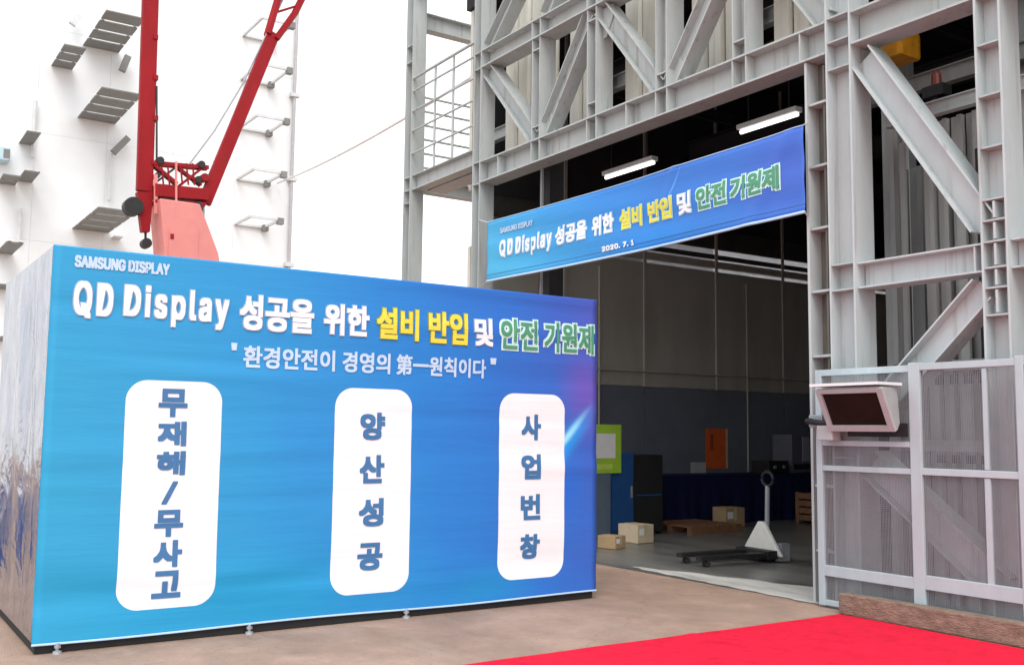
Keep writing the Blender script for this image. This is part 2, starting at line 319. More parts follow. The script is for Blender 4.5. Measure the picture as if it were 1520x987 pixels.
# chords
lo = H_('lower_chord', (-12.98, YB, 5.55), (-6.48, YB, 5.55), .34, .3, (0, 0, 1), .022, .014)
lo2 = H_('lower_chord', (-6.165, YB, 5.55), (-4.90, YB, 5.55), .34, .3, (0, 0, 1), .022, .014)
lo3 = H_('lower_chord', (-4.65, YB, 5.55), (-.2, YB, 5.55), .34, .3, (0, 0, 1), .022, .014)
up = H_('upper_chord', (-12.98, YB, 7.33), (-6.48, YB, 7.33), .28, .3, (0, 0, 1), .02, .014)
H_('upper_chord', (-6.165, YB, 7.33), (-4.90, YB, 7.33), .28, .3, (0, 0, 1), .02, .014)
H_('top_chord', (-12.98, YB, 8.9), (-.2, YB, 8.9), .28, .26, (0, 0, 1), .02, .014)
verts = (-11.53, -10.25, -8.90, -7.64)
for x in verts:
    v = H_('truss_post', (x, YB, 5.725), (x, YB, 7.185), .2, .28, (1, 0, 0))
    plates(v, [((x - .08, YH + .015, z - .008), (x + .08, YB - .01, z + .008)) for z in (5.9, 7.02)])
    plates(lo, [((x + s * .1 - .008, YH + .006, 5.405), (x + s * .1 + .008, YB - .01, 5.695)) for s in (-1, 1)])
    plates(up, [((x + s * .1 - .008, YH + .006, 7.215), (x + s * .1 + .008, YB - .01, 7.445)) for s in (-1, 1)])
    if x > -11: H_('truss_post', (x, YB, 7.48), (x, YB, 8.75), .2, .28, (1, 0, 0))
for x in (-12.5, -9.55, -6.8): plates(lo, [((x - .008, YH + .006, 5.405), (x + .008, YB - .01, 5.695))])
# diagonals: flanges edge-on, web facing out
def diag(p0, p1, h=.24, b=.22, m=STEEL):
    a = Vector((p1[0] - p0[0], 0, p1[1] - p0[1])).normalized(); hd = a.cross(Vector((0, 1, 0)))
    return H_('brace', (p0[0], YB, p0[1]), (p1[0], YB, p1[1]), h, b, hd, .016, .012, m)
for p0, p1 in (((-12.93, 7.17), (-11.62, 5.76)), ((-11.44, 5.76), (-10.36, 7.17)), ((-10.14, 7.17), (-8.99, 5.76)), ((-8.80, 5.76), (-7.75, 7.17)), ((-7.53, 7.17), (-6.52, 5.76)),
               ((-12.93, 7.5), (-11.6, 8.7)), ((-10.36, 8.7), (-11.4, 7.5))): diag(p0, p1)
# bolted gusset plates at the truss nodes
for x, z in ((-11.53, 5.92), (-8.90, 5.92), (-10.25, 6.98), (-7.64, 6.98)):
    s = 1 if z < 6.5 else -1
    g = MB().prism([(x - .3, YB - .022, z - s * .185), (x + .3, YB - .022, z - s * .185), (x + .3, YB - .022, z - s * .02), (x + .16, YB - .022, z + s * .22), (x - .16, YB - .022, z + s * .22), (x - .3, YB - .022, z - s * .02)], (0, .014, 0)).build('gusset_plate', STEEL, hall)
diag((-6.10, 5.26), (-4.90, 3.42), .26, .24, STEEL2)
diag((-4.93, 2.86), (-6.12, 1.74), .25, .22, STEEL2)
diag((-6.12, 1.36), (-4.84, .36), .28, .22, STEEL2)
hb = H_('cross_beam', (-6.165, YB, 3.12), (-4.90, YB, 3.12), .25, .24, (0, 0, 1), .016, .012, STEEL2)
plates(hb, [((x - .008, YH + .04, 3.012), (x + .008, YB - .008, 3.228)) for x in (-4.98,)], m=STEEL2)
H_('cross_beam', (-4.65, YB, 3.12), (-.2, YB, 3.12), .25, .24, (0, 0, 1), .016, .012, STEEL2)
# door track at the right jamb: channel with cleats
MB().box((-6.755, YH + .02, .0), (-6.725, YH + .22, 5.37)).build('door_jamb', STEEL2, hall)
tr = MB().box((-6.72, YH + .19, .0), (-6.50, YH + .215, 5.37)).build('door_track', BROWNCH, hall)
for z in (.5, 1.12, 1.75, 2.38, 3.02, 3.65, 4.28, 4.92):
    MB().box((-6.718, YH + .03, z - .012), (-6.50, YH + .188, z + .012)).build('track_cleat', STEEL, tr)
MB().box((-6.56, YH + .06, .0), (-6.535, YH + .18, 5.3)).build('track_lip', BROWNCH, tr)
# left jamb of the doorway
x = onY(806, 425, 8.3).x
MB().box((x - .01, 8.25, 0), (x + .01, 8.29, 5.37)).build('door_jamb', GALV, hall)
MB().box((x - .32, 8.45, 0), (x - .06, 8.7, 5.9)).build('door_post', BLACK, hall)
# cream cladding boards behind the truss, gaps left where the photo shows black slots
def boards(x0, x1, y, z0, z1, w, name, m, mm=None, dep=.03):
    n = max(1, round((x1 - x0) / w)); w = (x1 - x0) / n; src = None
    b = MB(); g = .012
    # profiled board: flat pan with a raised rib
    pr = [(g, 0), (w * .55, 0), (w * .62, -dep), (w * .9, -dep), (w - g, 0)]
    b.prism([(x0 + u, y + v, z0) for u, v in pr] + [(x0 + w - g, y + .02, z0), (x0 + g, y + .02, z0)], (0, 0, z1 - z0))
    src = b.build(name, m, hall)
    for i in range(1, n): share(src, name, (i * w, 0, 0), hall)
for x0, x1 in ((-13.4, -11.95), (-11.68, -10.72), (-10.42, -9.32), (-9.12, -7.96), (-7.78, -6.62)):
    boards(x0, x1, 8.72, 5.76, 8.9, .33, 'cladding_board', CREAM, dep=.05)
H_('girt', (-14.2, 8.9, 6.5), (-6.5, 8.9, 6.5), .2, .12, (0, 0, 1), .012, .01)
MB().box((-14.25, 8.72, 4.78), (-12.9, 8.8, 5.0)).build('girt', CREAM, hall)
# grey siding boards behind the right bay
for x0, x1, z0, z1, mm in ((-6.62, -6.42, 0, 5.2, SIDING), (-6.14, -5.02, 0, 4.75, SIDING), (-4.9, -3.9, 0, 4.95, SIDING), (-3.8, -.2, 0, 8.9, SIDING)):
    boards(x0, x1, 9.05, z0, z1, .17, 'siding_board', mm, dep=.045)
boards(-6.9, -3.9, 9.6, 0, 4.5, .22, 'inner_siding_board', mat('darker_grey_siding', (.2, .2, .195), .6, 0, .2, 4, 0, 30, .4, (1, 1, .15), (.1, .1, .095), .6), dep=.05)  # inner boards in a darker grey than the outer siding
for x, w in ((-6.34, .05), (-5.72, .09)): MB().box((x, 8.96, 0), (x + w, 9.0, 4.6)).build('siding_post', SIDING, hall)
MB().box((-5.50, 8.94, 2.0), (-5.28, 9.0, 4.35)).build('black_panel', BLACK, hall)
H_('siding_rail', (-6.4, 8.86, 4.82), (-3.9, 8.86, 4.82), .14, .1, (0, 0, 1), .01, .01)
H_('siding_rail', (-6.4, 8.86, 2.28), (-.2, 8.86, 2.28), .10, .08, (0, 0, 1), .01, .01)
H_('siding_rail', (-6.4, 8.86, 1.52), (-.2, 8.86, 1.52), .10, .08, (0, 0, 1), .01, .01)
for i in range(12):
    x = -5.9 + i * .15
    MB().box((x, 8.80, 2.10), (x + .07, 8.84, 2.2)).build('vent_slot', BLACK, hall)
    MB().box((x, 8.80, 1.36), (x + .07, 8.84, 1.44)).build('vent_slot', BLACK, hall)
# interior shell
XW = -14.3
ys = [8.75, 10.6, 12.45, 14.3, 16.2, 18.1, 20, 22, 24, 26]
for a, b in zip(ys, ys[1:]):
    MB().box((XW - .05, a + .012, 0), (XW, b - .012, 2.46)).build('wall_panel', WALLG, hall)
    MB().box((XW - .06, a + .010, 2.47), (XW - .01, b - .010, 4.72)).build('wall_panel', WALLB, hall)
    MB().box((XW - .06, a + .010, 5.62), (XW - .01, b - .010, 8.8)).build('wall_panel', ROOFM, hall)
    MB().box((XW - .01, a - .03, 2.47), (XW + .02, a + .03, 8.8)).build('wall_post', WALLB, hall)
MB().box((XW - .25, 8.74, 0), (XW - .16, 26, 4.7)).build('outer_wall', CREAM, hall)
MB().box((XW - .25, 8.74, 5.66), (XW - .16, 26, 8.8)).build('outer_wall', CREAM, hall)
cl = MB().box((XW - .13, 8.8, 4.71), (XW - .12, 26, 4.73)).build('clerestory_frame', FRAMEG, hall)
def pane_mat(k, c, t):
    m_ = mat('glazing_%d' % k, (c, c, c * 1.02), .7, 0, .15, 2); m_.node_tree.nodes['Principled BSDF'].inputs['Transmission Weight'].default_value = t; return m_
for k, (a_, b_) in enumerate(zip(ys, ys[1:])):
    t_ = min(1, max(0, (b_ - 9.5) / 7)); pm = pane_mat(k, .12 + .5 * t_, .35 + .4 * t_)  # paler, clearer panes further in: the light streaks' fade is put into the glass
    for z0, z1 in ((4.79, 4.87), (5.0, 5.05), (5.13, 5.25)):
        MB().box((XW - .10, a_ - .001 + .002 * (k % 2), z0), (XW - .09, b_ - .001 + .001 * (k % 2), z1)).build('glazing_pane', pm, cl)
for z0, z1 in ((4.72, 4.79), (4.87, 5.0), (5.05, 5.13), (5.25, 5.62)):
    MB().box((XW - .11, 8.8, z0), (XW - .03, 26, z1)).build('louvre_bar', WALLB if z1 < 5.1 else SIDING_D, cl)
MB().box((-14.6, 8.68, 8.82), (0, 26, 9.05)).build('roof', ROOFM, hall)
MB().box((-14.5, 26.02, 0), (0, 26.2, 8.8)).build('rear_wall', WALLG, hall)
MB().box((-.15, 8.7, 0), (0, 26, 8.8)).build('side_wall', SIDING, hall)
for y in (9.6, 11.2, 13.5, 16, 19): H_('roof_beam', (-14.2, y, 7.0), (-.3, y, 7.0), .4, .2, (0, 0, 1), .02, .014, ROOFM)
for x in (-13, -10.6, -8.2, -5.8, -3.4): H_('purlin', (x, 9.0, 7.35), (x, 25.9, 7.35), .2, .1, (0, 0, 1), .012, .01, ROOFM)
# annex frame left of the doorway
H_('annex_beam', (-15.25, YH + .13, 5.84), (-13.21, YH + .13, 5.84), .26, .2, (0, 0, 1))
H_('annex_beam', (-15.38, YH + .27, 5.84), (-15.38, 12.6, 5.84), .24, .18, (0, 0, 1))
H_('annex_beam', (-15.38, YH + .27, 8.78), (-15.38, 12.6, 8.78), .30, .2, (0, 0, 1))
H_('annex_beam', (-13.21, YH + .13, 9.35), (-15.25, YH + .13, 9.35), .26, .2, (0, 0, 1))
H_('annex_beam', (-13.6, YH + .27, 5.80), (-13.6, 8.7, 5.80), .2, .14, (0, 0, 1))
MB().box((-15.2, 8.3, 5.72), (-13.3, 8.66, 5.76)).build('annex_deck', GALV, hall)
MB().hbeam((-15.38, 12.75, 0), (-15.38, 12.75, 9.2), .25, .26, .016, .012, (1, 0, 0)).build('column', STEEL, hall)
rl = MB()
for z in (6.35, 6.75, 7.1, 7.45, 7.68):
    MB().tube([(-15.25, YH + .03, z), (-13.21, YH + .03, z)], .02 if z < 7.6 else .028, 6).build('guard_rail', STEEL, hall)
for z in (6.15, 6.4, 6.65, 6.9, 7.15, 7.4):
    MB().tube([(-15.30, YH + .28, z), (-15.30, 12.6, z)], .022, 6).build('guard_rail', STEEL, hall)
for x in (-14.5, -13.9): MB().tube([(x, YH + .035, 5.97), (x, YH + .035, 7.68)], .022, 6).build('guard_post', STEEL, hall)
for y in (9.5, 11): MB().tube([(-15.31, y, 5.97), (-15.31, y, 7.4)], .022, 6).build('guard_post', STEEL, hall)

# ------------------------------------------------------------------ crate with its silver wrap
Y0, Y1 = onX(80, 365, XB).y, onX(884, 450, XB).y
ZT, ZB = 2.925, .085
CD = 2.45
crate = thing('equipment_crate', 'tall equipment crate wrapped in wrinkled silver foil, standing on low levelling feet', 'crate', (XB - CD / 2, (Y0 + Y1) / 2, 0))
# foil body: gridded box with soft pillowy relief
def foil_side(p00, du, dv, nu, nv, nrm, seed, amp=.026):
    rnd = random.Random(seed); ph = [(rnd.uniform(1, 7), rnd.uniform(.4, 2.5), rnd.uniform(0, 6.28), rnd.uniform(.3, 1)) for _ in range(7)]
    vs = []; p00 = Vector(p00); du = Vector(du); dv = Vector(dv); nrm = Vector(nrm)
    for j in range(nv + 1):
        for i in range(nu + 1):
            a, b = i / nu, j / nv; e = min(1, 6 * min(a, 1 - a)) * min(1, 8 * min(b, 1 - b))
            h = sum(k * math.sin(f * a * du.length * 1.5 + g * b * dv.length * 1.2 + q) for f, g, q, k in ph)
            vs.append(p00 + du * a + dv * b + nrm * (amp * .35 * h * e))
    return vs, [(j * (nu + 1) + i, j * (nu + 1) + i + 1, (j + 1) * (nu + 1) + i + 1, (j + 1) * (nu + 1) + i) for j in range(nv) for i in range(nu)]
m = MB(); xa, xb_ = XB - CD, XB - .03
for args in (((xa, Y0, ZB), (CD - .03, 0, 0), (0, 0, ZT - ZB), 40, 48, (0, -1, 0), 1),
             ((xb_, Y0, ZB), (0, Y1 - Y0, 0), (0, 0, ZT - ZB), 4, 4, (1, 0, 0), 2, 0),
             ((xb_, Y1, ZB), (-CD + .03, 0, 0), (0, 0, ZT - ZB), 24, 30, (0, 1, 0), 3),
             ((xa, Y1, ZB), (0, Y0 - Y1, 0), (0, 0, ZT - ZB), 40, 30, (-1, 0, 0), 4),
             ((xa, Y0, ZT), (CD - .03, 0, 0), (0, Y1 - Y0, 0), 24, 40, (0, 0, 1), 5),
             ((xa, Y0, ZB), (CD - .03, 0, 0), (0, Y1 - Y0, 0), 2, 2, (0, 0, -1), 6, 0)):
    m.add(*foil_side(*args))
m.build('foil_wrap', FOIL, crate, smooth=True)
sk = MB().box((xa + .02, Y0 + .02, .006), (XB - .012, Y1 - .02, ZB - .002)).build('under_crate_shade', BLACK, crate)  # black box fills the gap under the crate in place of its shade
for px, py in ((85, 962), (370, 936), (603, 912)):
    p = onX(px, py, XB + .025)
    ft = MB().tube([(XB + .025, p.y, .0), (XB + .025, p.y, .018), (XB + .025, p.y, .022), (XB + .025, p.y, ZB - .012)], [.034, .03, .013, .013], 12).build('levelling_foot', GALV, crate, smooth=False)
    MB().tube([(XB + .025, p.y, .04), (XB + .025, p.y, .058)], .024, 6).build('lock_nut', GALV, ft)
for y in (Y0 + .3, Y1 - .3):
    MB().tube([(xa + .15, y, 0), (xa + .15, y, ZB + .02)], [.05, .02], 10).build('levelling_foot', GALV, crate)

# blue barriers added out of view left of the crate for the foil to reflect
BARR = mat('reflection_barrier_blue', (.02, .10, .38), .5, 0, .1, 3); BARW = mat('reflection_barrier_white', (.7, .7, .7), .5, 0, .05, 3)
for i in range(4):
    bx0 = -12.2 - i * 2.3; by = -.55 - i * .12
    t = thing('reflection_barrier', 'added unseen blue barrier with white band for the foil to reflect, ' + ('beside the foil side of the crate', 'next along from the one by the crate', 'third along the row from the crate', 'last of the row')[i], 'barrier', (bx0, by, 0), 'blue barriers added out of view for the foil')
    MB().prism([(bx0 - .9, by - .25, .004), (bx0 - .9, by + .25, .004), (bx0 - .9, by + .22, .18), (bx0 - .9, by + .10, .34), (bx0 - .9, by + .08, .8), (bx0 - .9, by - .08, .8), (bx0 - .9, by - .10, .34), (bx0 - .9, by - .22, .18)], (1.8, 0, 0)).build('body', BARR, t, bevel=.02)
    MB().box((bx0 - .5, by + .086, .46), (bx0 + .5, by + .1, .66)).build('band', BARW, t)

# ------------------------------------------------------------------ printed banners
try: LATIN = bpy.data.fonts.load(bpy.utils.system_resource('DATAFILES', path='fonts') + '/Inter.woff2')      # a face that ships inside Blender; its default face stands in if absent
except Exception: LATIN = None
def text_mesh(body):
    cu = bpy.data.curves.new('t', 'FONT')
    if LATIN and body.isascii(): cu.font = LATIN
    if LATIN and body in ('QD', 'Display'): cu.space_character = 1.22
    cu.body = body; cu.resolution_u = 3; cu.fill_mode = 'FRONT'
    o = bpy.data.objects.new('t', cu); COL.objects.link(o); bpy.context.view_layer.update()
    me = bpy.data.meshes.new_from_object(o.evaluated_get(bpy.context.evaluated_depsgraph_get()))
    vs = [(v.co.x, v.co.y) for v in me.vertices]; fs = [tuple(p.vertices) for p in me.polygons]
    bpy.data.objects.remove(o); bpy.data.curves.remove(cu); bpy.data.meshes.remove(me)
    return vs, fs
def ring(r, n=8): return [(0, 0)] + [(r * i, r * j) for i, j in ((-1, 0), (1, 0), (0, -1), (0, 1), (-1, -1), (1, -1), (1, 1), (-1, 1))]     # square corners, as in heavy gothic type
def letter(body, box, place, m, parent, name, bold=0., depth=.004, outline=None, slant=0.):
    """box = (u0,u1,v0,v1) in metres on the cloth; bold thickens the strokes; outline = (extra, material)"""
    vs, fs = text_mesh(body); u0, u1, v0, v1 = box
    xs = [v[0] for v in vs]; zs = [v[1] for v in vs]; a, b, c, d = min(xs), max(xs), min(zs), max(zs)
    ex = bold
    P = [(u0 + ex + (x - a) / (b - a) * (u1 - u0 - 2 * ex), v0 + ex + (z - c) / (d - c) * (v1 - v0 - 2 * ex)) for x, z in vs]
    def layers(offs, d0):
        q = MB()
        for k, (ox, oz) in enumerate(offs): q.add([place(u + ox, v + oz, d0 + .00025 * k) for u, v in P], fs)
        return q
    o = layers(ring(bold) if bold else [(0, 0)], depth).build(name, m, parent)
    if outline:
        ext, om = outline
        layers(ring(bold + ext, 10), depth - .008).build('lettering_outline', om, o)
    return o
rnd = random.Random(11)
WR = [(rnd.uniform(.15, 2.8), rnd.uniform(.055, .11), rnd.uniform(-.05, .05), rnd.uniform(1.2, 6.2), rnd.uniform(.8, 2.2), rnd.uniform(.003, .009) * rnd.choice((-1, 1))) for _ in range(26)]
def crate_relief(u, v):
    h = 0
    for zc, wz, sl, uc, wu, a in WR:
        t = (v - zc - sl * (u - uc)) / wz; h += a * math.exp(-t * t) * math.exp(-((u - uc) / wu) ** 2)
    h += .010 * math.exp(-((v - .45 - .05 * math.sin(u * 2)) / .12) ** 2) * math.sin(u * 3.1)
    h += .006 * math.sin(v * 9 + u * 1.3) * max(0, 1 - v / 1.1)
    return h
def place_crate(u, v, d): return Vector((XB + .012 + crate_relief(u, v) + d, u, v))
CR_BAN = banner_material('blue_print_vinyl', 1, Y0, Y1, ZB, ZT,
    [(0, (.18, .60, .77)), (.35, (.16, .56, .79)), (.62, (.15, .49, .79)), (.85, (.18, .43, .77)), (1, (.24, .38, .74))],
    [(6.2, 2.0, .45, .6, 0, (.46, .32, .70), .7), (6.35, 2.75, .5, .4, 0, (.36, .34, .70), .5), (2.6, .3, 2.4, .55, 0, (.09, .58, .76), .7), (5.0, .2, .8, .3, .1, (.10, .54, .76), .7),
     (5.9, 1.45, .75, .16, .8, (.16, .62, .93), .9), (5.95, 1.55, .50, .06, .82, (.62, .90, .98), .95), (5.7, 1.0, .6, .4, .4, (.12, .40, .85), .7)])
cb = thing('crate_banner', 'blue printed vinyl banner with three white slogan panels covering the crate front', 'banner', (XB, (Y0 + Y1) / 2, ZB))
nu, nv = 80, 200; vs = []
for j in range(nv + 1):
    for i in range(nu + 1):
        u = Y0 - .005 + (Y1 - Y0 + .01) * i / nu; v = ZB - .01 + (ZT - ZB + .015) * j / nv
        v += .012 * math.sin(u * 2.2 + .5) * (1 - j / nv) * .6
        vs.append(place_crate(u, v, 0))
cloth = MB().add(vs, [(j * (nu + 1) + i, j * (nu + 1) + i + 1, (j + 1) * (nu + 1) + i + 1, (j + 1) * (nu + 1) + i) for j in range(nv) for i in range(nu)]).build('printed_cloth', CR_BAN, cb, smooth=True)
sl = cloth.modifiers.new('thickness', 'SOLIDIFY'); sl.thickness = .004; sl.offset = -1
MB().tube([place_crate(Y0 - .005 + (Y1 - Y0 + .01) * i / 60, ZB - .012 + .012 * math.sin((Y0 + (Y1 - Y0) * i / 60) * 2.2 + .5) * .6, .002) for i in range(61)], .009, 6).build('hem', TXT_P, cb)
def cbx(px0, px1, pyt, pyb, X=XB):
    a = onX(px0, pyb, X); b = onX(px1, pyt, X); return a, b
zt1, zb1 = onX(107, 418, XB).z, onX(107, 477, XB).z
def cu(px, py=470): return onX(px, py, XB).y
LT = 'heading_lettering'
def zz(px, t, b_): return onX(px, b_, XB).z, onX(px, t, XB).z
for body, a, b, t, bt, mm, ol in (('QD', 107, 166, 419, 473, TXT_W, TXT_S), ('Display', 182, 338, 428, 486, TXT_W, TXT_S), ('성공을', 354, 464, 441, 493, TXT_W, TXT_S), ('위한', 479, 546, 453, 499, TXT_W, TXT_S), ('설비', 557, 620, 458, 505, TXT_Y, TXT_O),
                                  ('반입', 634, 692, 464, 511, TXT_Y, TXT_O), ('및', 702, 730, 473, 514, TXT_W, TXT_S), ('안전', 741, 796, 475, 519, TXT_G, TXT_M), ('기원제', 806, 879, 481, 524, TXT_G, TXT_M)):
    z0, z1 = zz((a + b) / 2, t, bt); grn = ol is TXT_M
    letter(body, (cu(a), cu(b), z0, z1), place_crate, mm, cb, LT, .006 if grn else .009, .015, (.017 if grn else .007, ol))
zs1, zs0 = onX(365, 513, XB).z, onX(365, 546, XB).z
for body, a, b in (('환경안전이', 360, 496), ('경영의', 507, 578), ('第一원칙이다', 587, 720)):
    letter(body, (cu(a, 530), cu(b, 530), zs0, zs1), place_crate, TXT_P, cb, 'slogan_lettering', .005, .009)
for px in (347, 731): letter("'", (cu(px - 5, 515), cu(px + 4, 515), zs1 - .045, zs1 + .015), place_crate, TXT_P, cb, 'quotation_mark', .004, .009)
letter('SAMSUNG DISPLAY', (cu(110, 390), cu(251, 400), onX(112, 397, XB).z, onX(112, 379, XB).z), place_crate, TXT_P, cb, 'maker_lettering', .005, .009)
def panel(px_tl, px_tr, px_bl):
    a = onX(*px_tl, XB); b = onX(*px_tr, XB); c = onX(*px_bl, XB)
    u0, u1, v1, v0 = (a.y + c.y) / 2, b.y, a.z, c.z; r = .16; rows = 150; q = MB(); colsn = 16; vs = []
    for j in range(rows + 1):
        v = v0 + (v1 - v0) * (.5 - .5 * math.cos(math.pi * j / rows)); e = min(v - v0, v1 - v); ins = r - math.sqrt(max(0, r * r - (r - e) ** 2)) if e < r else 0
        for i in range(colsn + 1): vs.append(place_crate(u0 + ins + (u1 - u0 - 2 * ins) * i / colsn, v, .0045))
    q.add(vs, [(j * (colsn + 1) + i, j * (colsn + 1) + i + 1, (j + 1) * (colsn + 1) + i + 1, (j + 1) * (colsn + 1) + i) for j in range(rows) for i in range(colsn)])
    return q.build('white_panel', PANELW, cb, smooth=True)
def column_text(pn, glyphs, cxpx, wpx):
    for ch, t, b_ in glyphs:
        cxx = cxpx[0] + (cxpx[1] - cxpx[0]) * (t - glyphs[0][1]) / max(1, glyphs[-1][1] - glyphs[0][1]); w = wpx * (.55 if ch == '/' else 1)
        a = onX(cxx - w / 2, (t + b_) / 2, XB); c = onX(cxx + w / 2, (t + b_) / 2, XB); z1 = onX(cxx, t, XB).z; z0 = onX(cxx, b_, XB).z
        letter(ch, (a.y, c.y, z0, z1), place_crate, TXT_B, pn, 'panel_lettering', .011 if ch != '/' else .005, .008)
p1 = panel((187, 563), (330, 566), (171, 908)); column_text(p1, [('무', 577, 619), ('재', 625, 662), ('해', 669, 705), ('/', 714, 748), ('무', 756, 796), ('사', 801, 841), ('고', 846, 887)], (256, 246), 43)
p2 = panel((498, 575), (611, 577), (488, 885)); column_text(p2, [('양', 612, 653), ('산', 675, 717), ('성', 739, 781), ('공', 805, 846)], (552, 548), 37)
p3 = panel((741, 583), (837, 586), (737, 862)); column_text(p3, [('사', 615, 653), ('업', 674, 711), ('번', 733, 771), ('창', 792, 829)], (787, 785), 29)

# banner hung across the doorway
YBN = 7.92
X0, X1 = onY(724, 372, YBN).x, onY(1194, 250, YBN).x
ZT2, ZB2 = onY(960, 258, YBN).z, onY(960, 366, YBN).z
def hang_relief(u, v):
    t = (u - X0) / (X1 - X0); s = (v - ZB2) / (ZT2 - ZB2)
    h = .012 * math.sin(t * 17 + s * 2) * .5 + .010 * math.sin(t * 7.3 + 1) + .006 * math.sin(s * 14 + t * 9)
    h += .02 * math.exp(-((t - .62 - .06 * s) / .012) ** 2) * s + .02 * math.exp(-((t - .975 + .1 * (1 - s)) / .02) ** 2)
    return h
def place_hang(u, v, d):
    t = (u - X0) / (X1 - X0)
    return Vector((u, YBN - hang_relief(u, v) - d, v - .05 * 4 * t * (1 - t) * .5))
HB_BAN = banner_material('doorway_print_vinyl', 0, X0, X1, ZB2, ZT2,
    [(0, (.26, .67, .84)), (.3, (.20, .58, .83)), (.55, (.19, .50, .81)), (.8, (.22, .45, .79)), (1, (.24, .41, .77))],
    [(-9.0, 3.9, 1.2, .2, 0, (.15, .55, .90), .6), (-7.0, 4.2, .8, .6, 0, (.29, .36, .76), .4), (-8.6, 4.45, .35, .02, 1.0, (.45, .68, .95), .6)])
hbn = thing('doorway_banner', 'long narrow blue banner with Korean lettering hung across the hall doorway', 'banner', ((X0 + X1) / 2, YBN, ZB2))
nu, nv = 140, 16; vs = []
for j in range(nv + 1):
    for i in range(nu + 1): vs.append(place_hang(X0 + (X1 - X0) * i / nu, ZB2 + (ZT2 - ZB2) * j / nv, 0))
cloth = MB().add(vs, [(j * (nu + 1) + i, j * (nu + 1) + i + 1, (j + 1) * (nu + 1) + i + 1, (j + 1) * (nu + 1) + i) for j in range(nv) for i in range(nu)]).build('printed_cloth', HB_BAN, hbn, smooth=True)
sl = cloth.modifiers.new('thickness', 'SOLIDIFY'); sl.thickness = .004; sl.offset = 1
MB().tube([place_hang(X0 + (X1 - X0) * i / 60, ZB2 + .0, 0) for i in range(61)], .016, 6).build('hem_rod', TXT_P, hbn)
MB().tube([place_hang(X0 + (X1 - X0) * i / 60, ZB2 + .085, .001) for i in range(61)], .004, 6).build('stitched_seam', TXT_B, hbn)
MB().tube([place_hang(X0 + (X1 - X0) * i / 60, ZT2, 0) for i in range(61)], .006, 6).build('top_hem', TXT_P, hbn)
for (xx, zz, tgt) in ((X0, ZT2, (-13.0, YH + .01, ZT2 + .12)), (X0, ZB2, (-13.0, YH + .01, ZB2 - .06)), (X1, ZT2, (-6.74, YH + .02, ZT2 + .05)), (X1, ZB2, (-6.74, YH + .02, ZB2 - .03))):
    MB().tube([place_hang(xx, zz, 0), tgt], .006, 5).build('tie_cord', ROPE, hbn)
def hz(px, py): return onY(px, py, YBN)
zt2 = hz(751, 354).z - .015; zb2 = hz(751, 383).z + .02
for body, a, b, py, mm, ol in (('QD', 744, 763, 370, TXT_W, TXT_P), ('Display', 767, 819, 362, TXT_W, TXT_P), ('성공을', 825, 871, 345, TXT_W, TXT_P), ('위한', 879, 910, 332, TXT_W, TXT_P), ('설비', 919, 952, 322, TXT_Y, TXT_M), ('반입', 961, 997, 310, TXT_Y, TXT_M), ('및', 1006, 1027, 298, TXT_W, TXT_P), ('안전', 1035, 1079, 285, TXT_G, TXT_M), ('기원제', 1086, 1158, 268, TXT_G, TXT_M)):
    letter(body, (hz(a, py).x, hz(b, py).x, zb2 - (.05 if body == 'Display' else 0), zt2), place_hang, mm, hbn, LT, .008, .011, (.018 if mm is TXT_G else .009, ol))
letter('SAMSUNG DISPLAY', (hz(744, 345).x, hz(792, 330).x, hz(760, 342).z, hz(760, 334).z), place_hang, TXT_P, hbn, 'maker_lettering', .004, .009)
for body, a, b in (('2020.', 894, 921), ('7.', 925, 933), ('1', 937, 941)): letter(body, (hz(a, 366 - (a - 894) * .2).x, hz(b, 366 - (b - 894) * .2).x, hz(905, 369).z, hz(905, 361).z), place_hang, TXT_W, hbn, 'date_lettering', .006, .012)

# ------------------------------------------------------------------ mesh fence, lamp, sill, carpet
YF = 7.90
fence = thing('mesh_fence', 'pale steel fence of wire mesh panels standing before the right bay', 'fence', (-5.2, YF, 0))
FW = mat('cool_fence_paint', (.43, .50, .525), .5, 0, .06, 6, .05, 60, .4, (1, 1, .4), (.38, .39, .40), .4)
xl, xm, xr, xe = -6.53, -5.485, -4.835, -4.20
posts = ((xl, .07, 0.02, 2.23), (xm, .11, 0.02, 2.25), (-4.53, .07, .02, 2.26), (-3.6, .1, .02, 2.26))
for x, w, z0, z1 in posts: MB().cbox((x - w / 2, YF - .03, z0), (x + w / 2, YF + .03, z1), .006).build('post', FW, fence)
MB().box((xr - .025, YF - .018, .42), (xr + .025, YF + .022, 1.27)).build('mullion', FW, fence)
MB().box((xr - .02, YF - .018, 1.34), (xr + .02, YF + .022, 2.17)).build('mullion', FW, fence)
xs = [xl + .035, xm - .055, xm + .055, -4.565, -4.495, -3.65]
for a, b, z, h, d in ((xs[0], xs[1], 2.20, .06, .05), (xs[2], xs[3], 2.21, .06, .05), (xs[4], xs[5], 2.21, .06, .05), (xs[0], xs[1], 1.535, .05, .05), (xs[0], xs[1], 1.30, .05, .05), (xs[2], xs[3], 1.305, .06, .05), (xs[4], xs[5], 1.305, .06, .05),
                      (xs[0], xs[1], .345, .10, .055), (xs[2], xs[3], .365, .12, .055), (xs[4], xs[5], .365, .12, .055), (xs[0], xs[1], .05, .05, .05), (xs[2], xs[3], .05, .05, .05), (xs[4], xs[5], .05, .05, .05)):
    MB().cbox((a, YF - d / 2, z - h / 2), (b, YF + d / 2, z + h / 2), .005).build('rail', FW, fence)
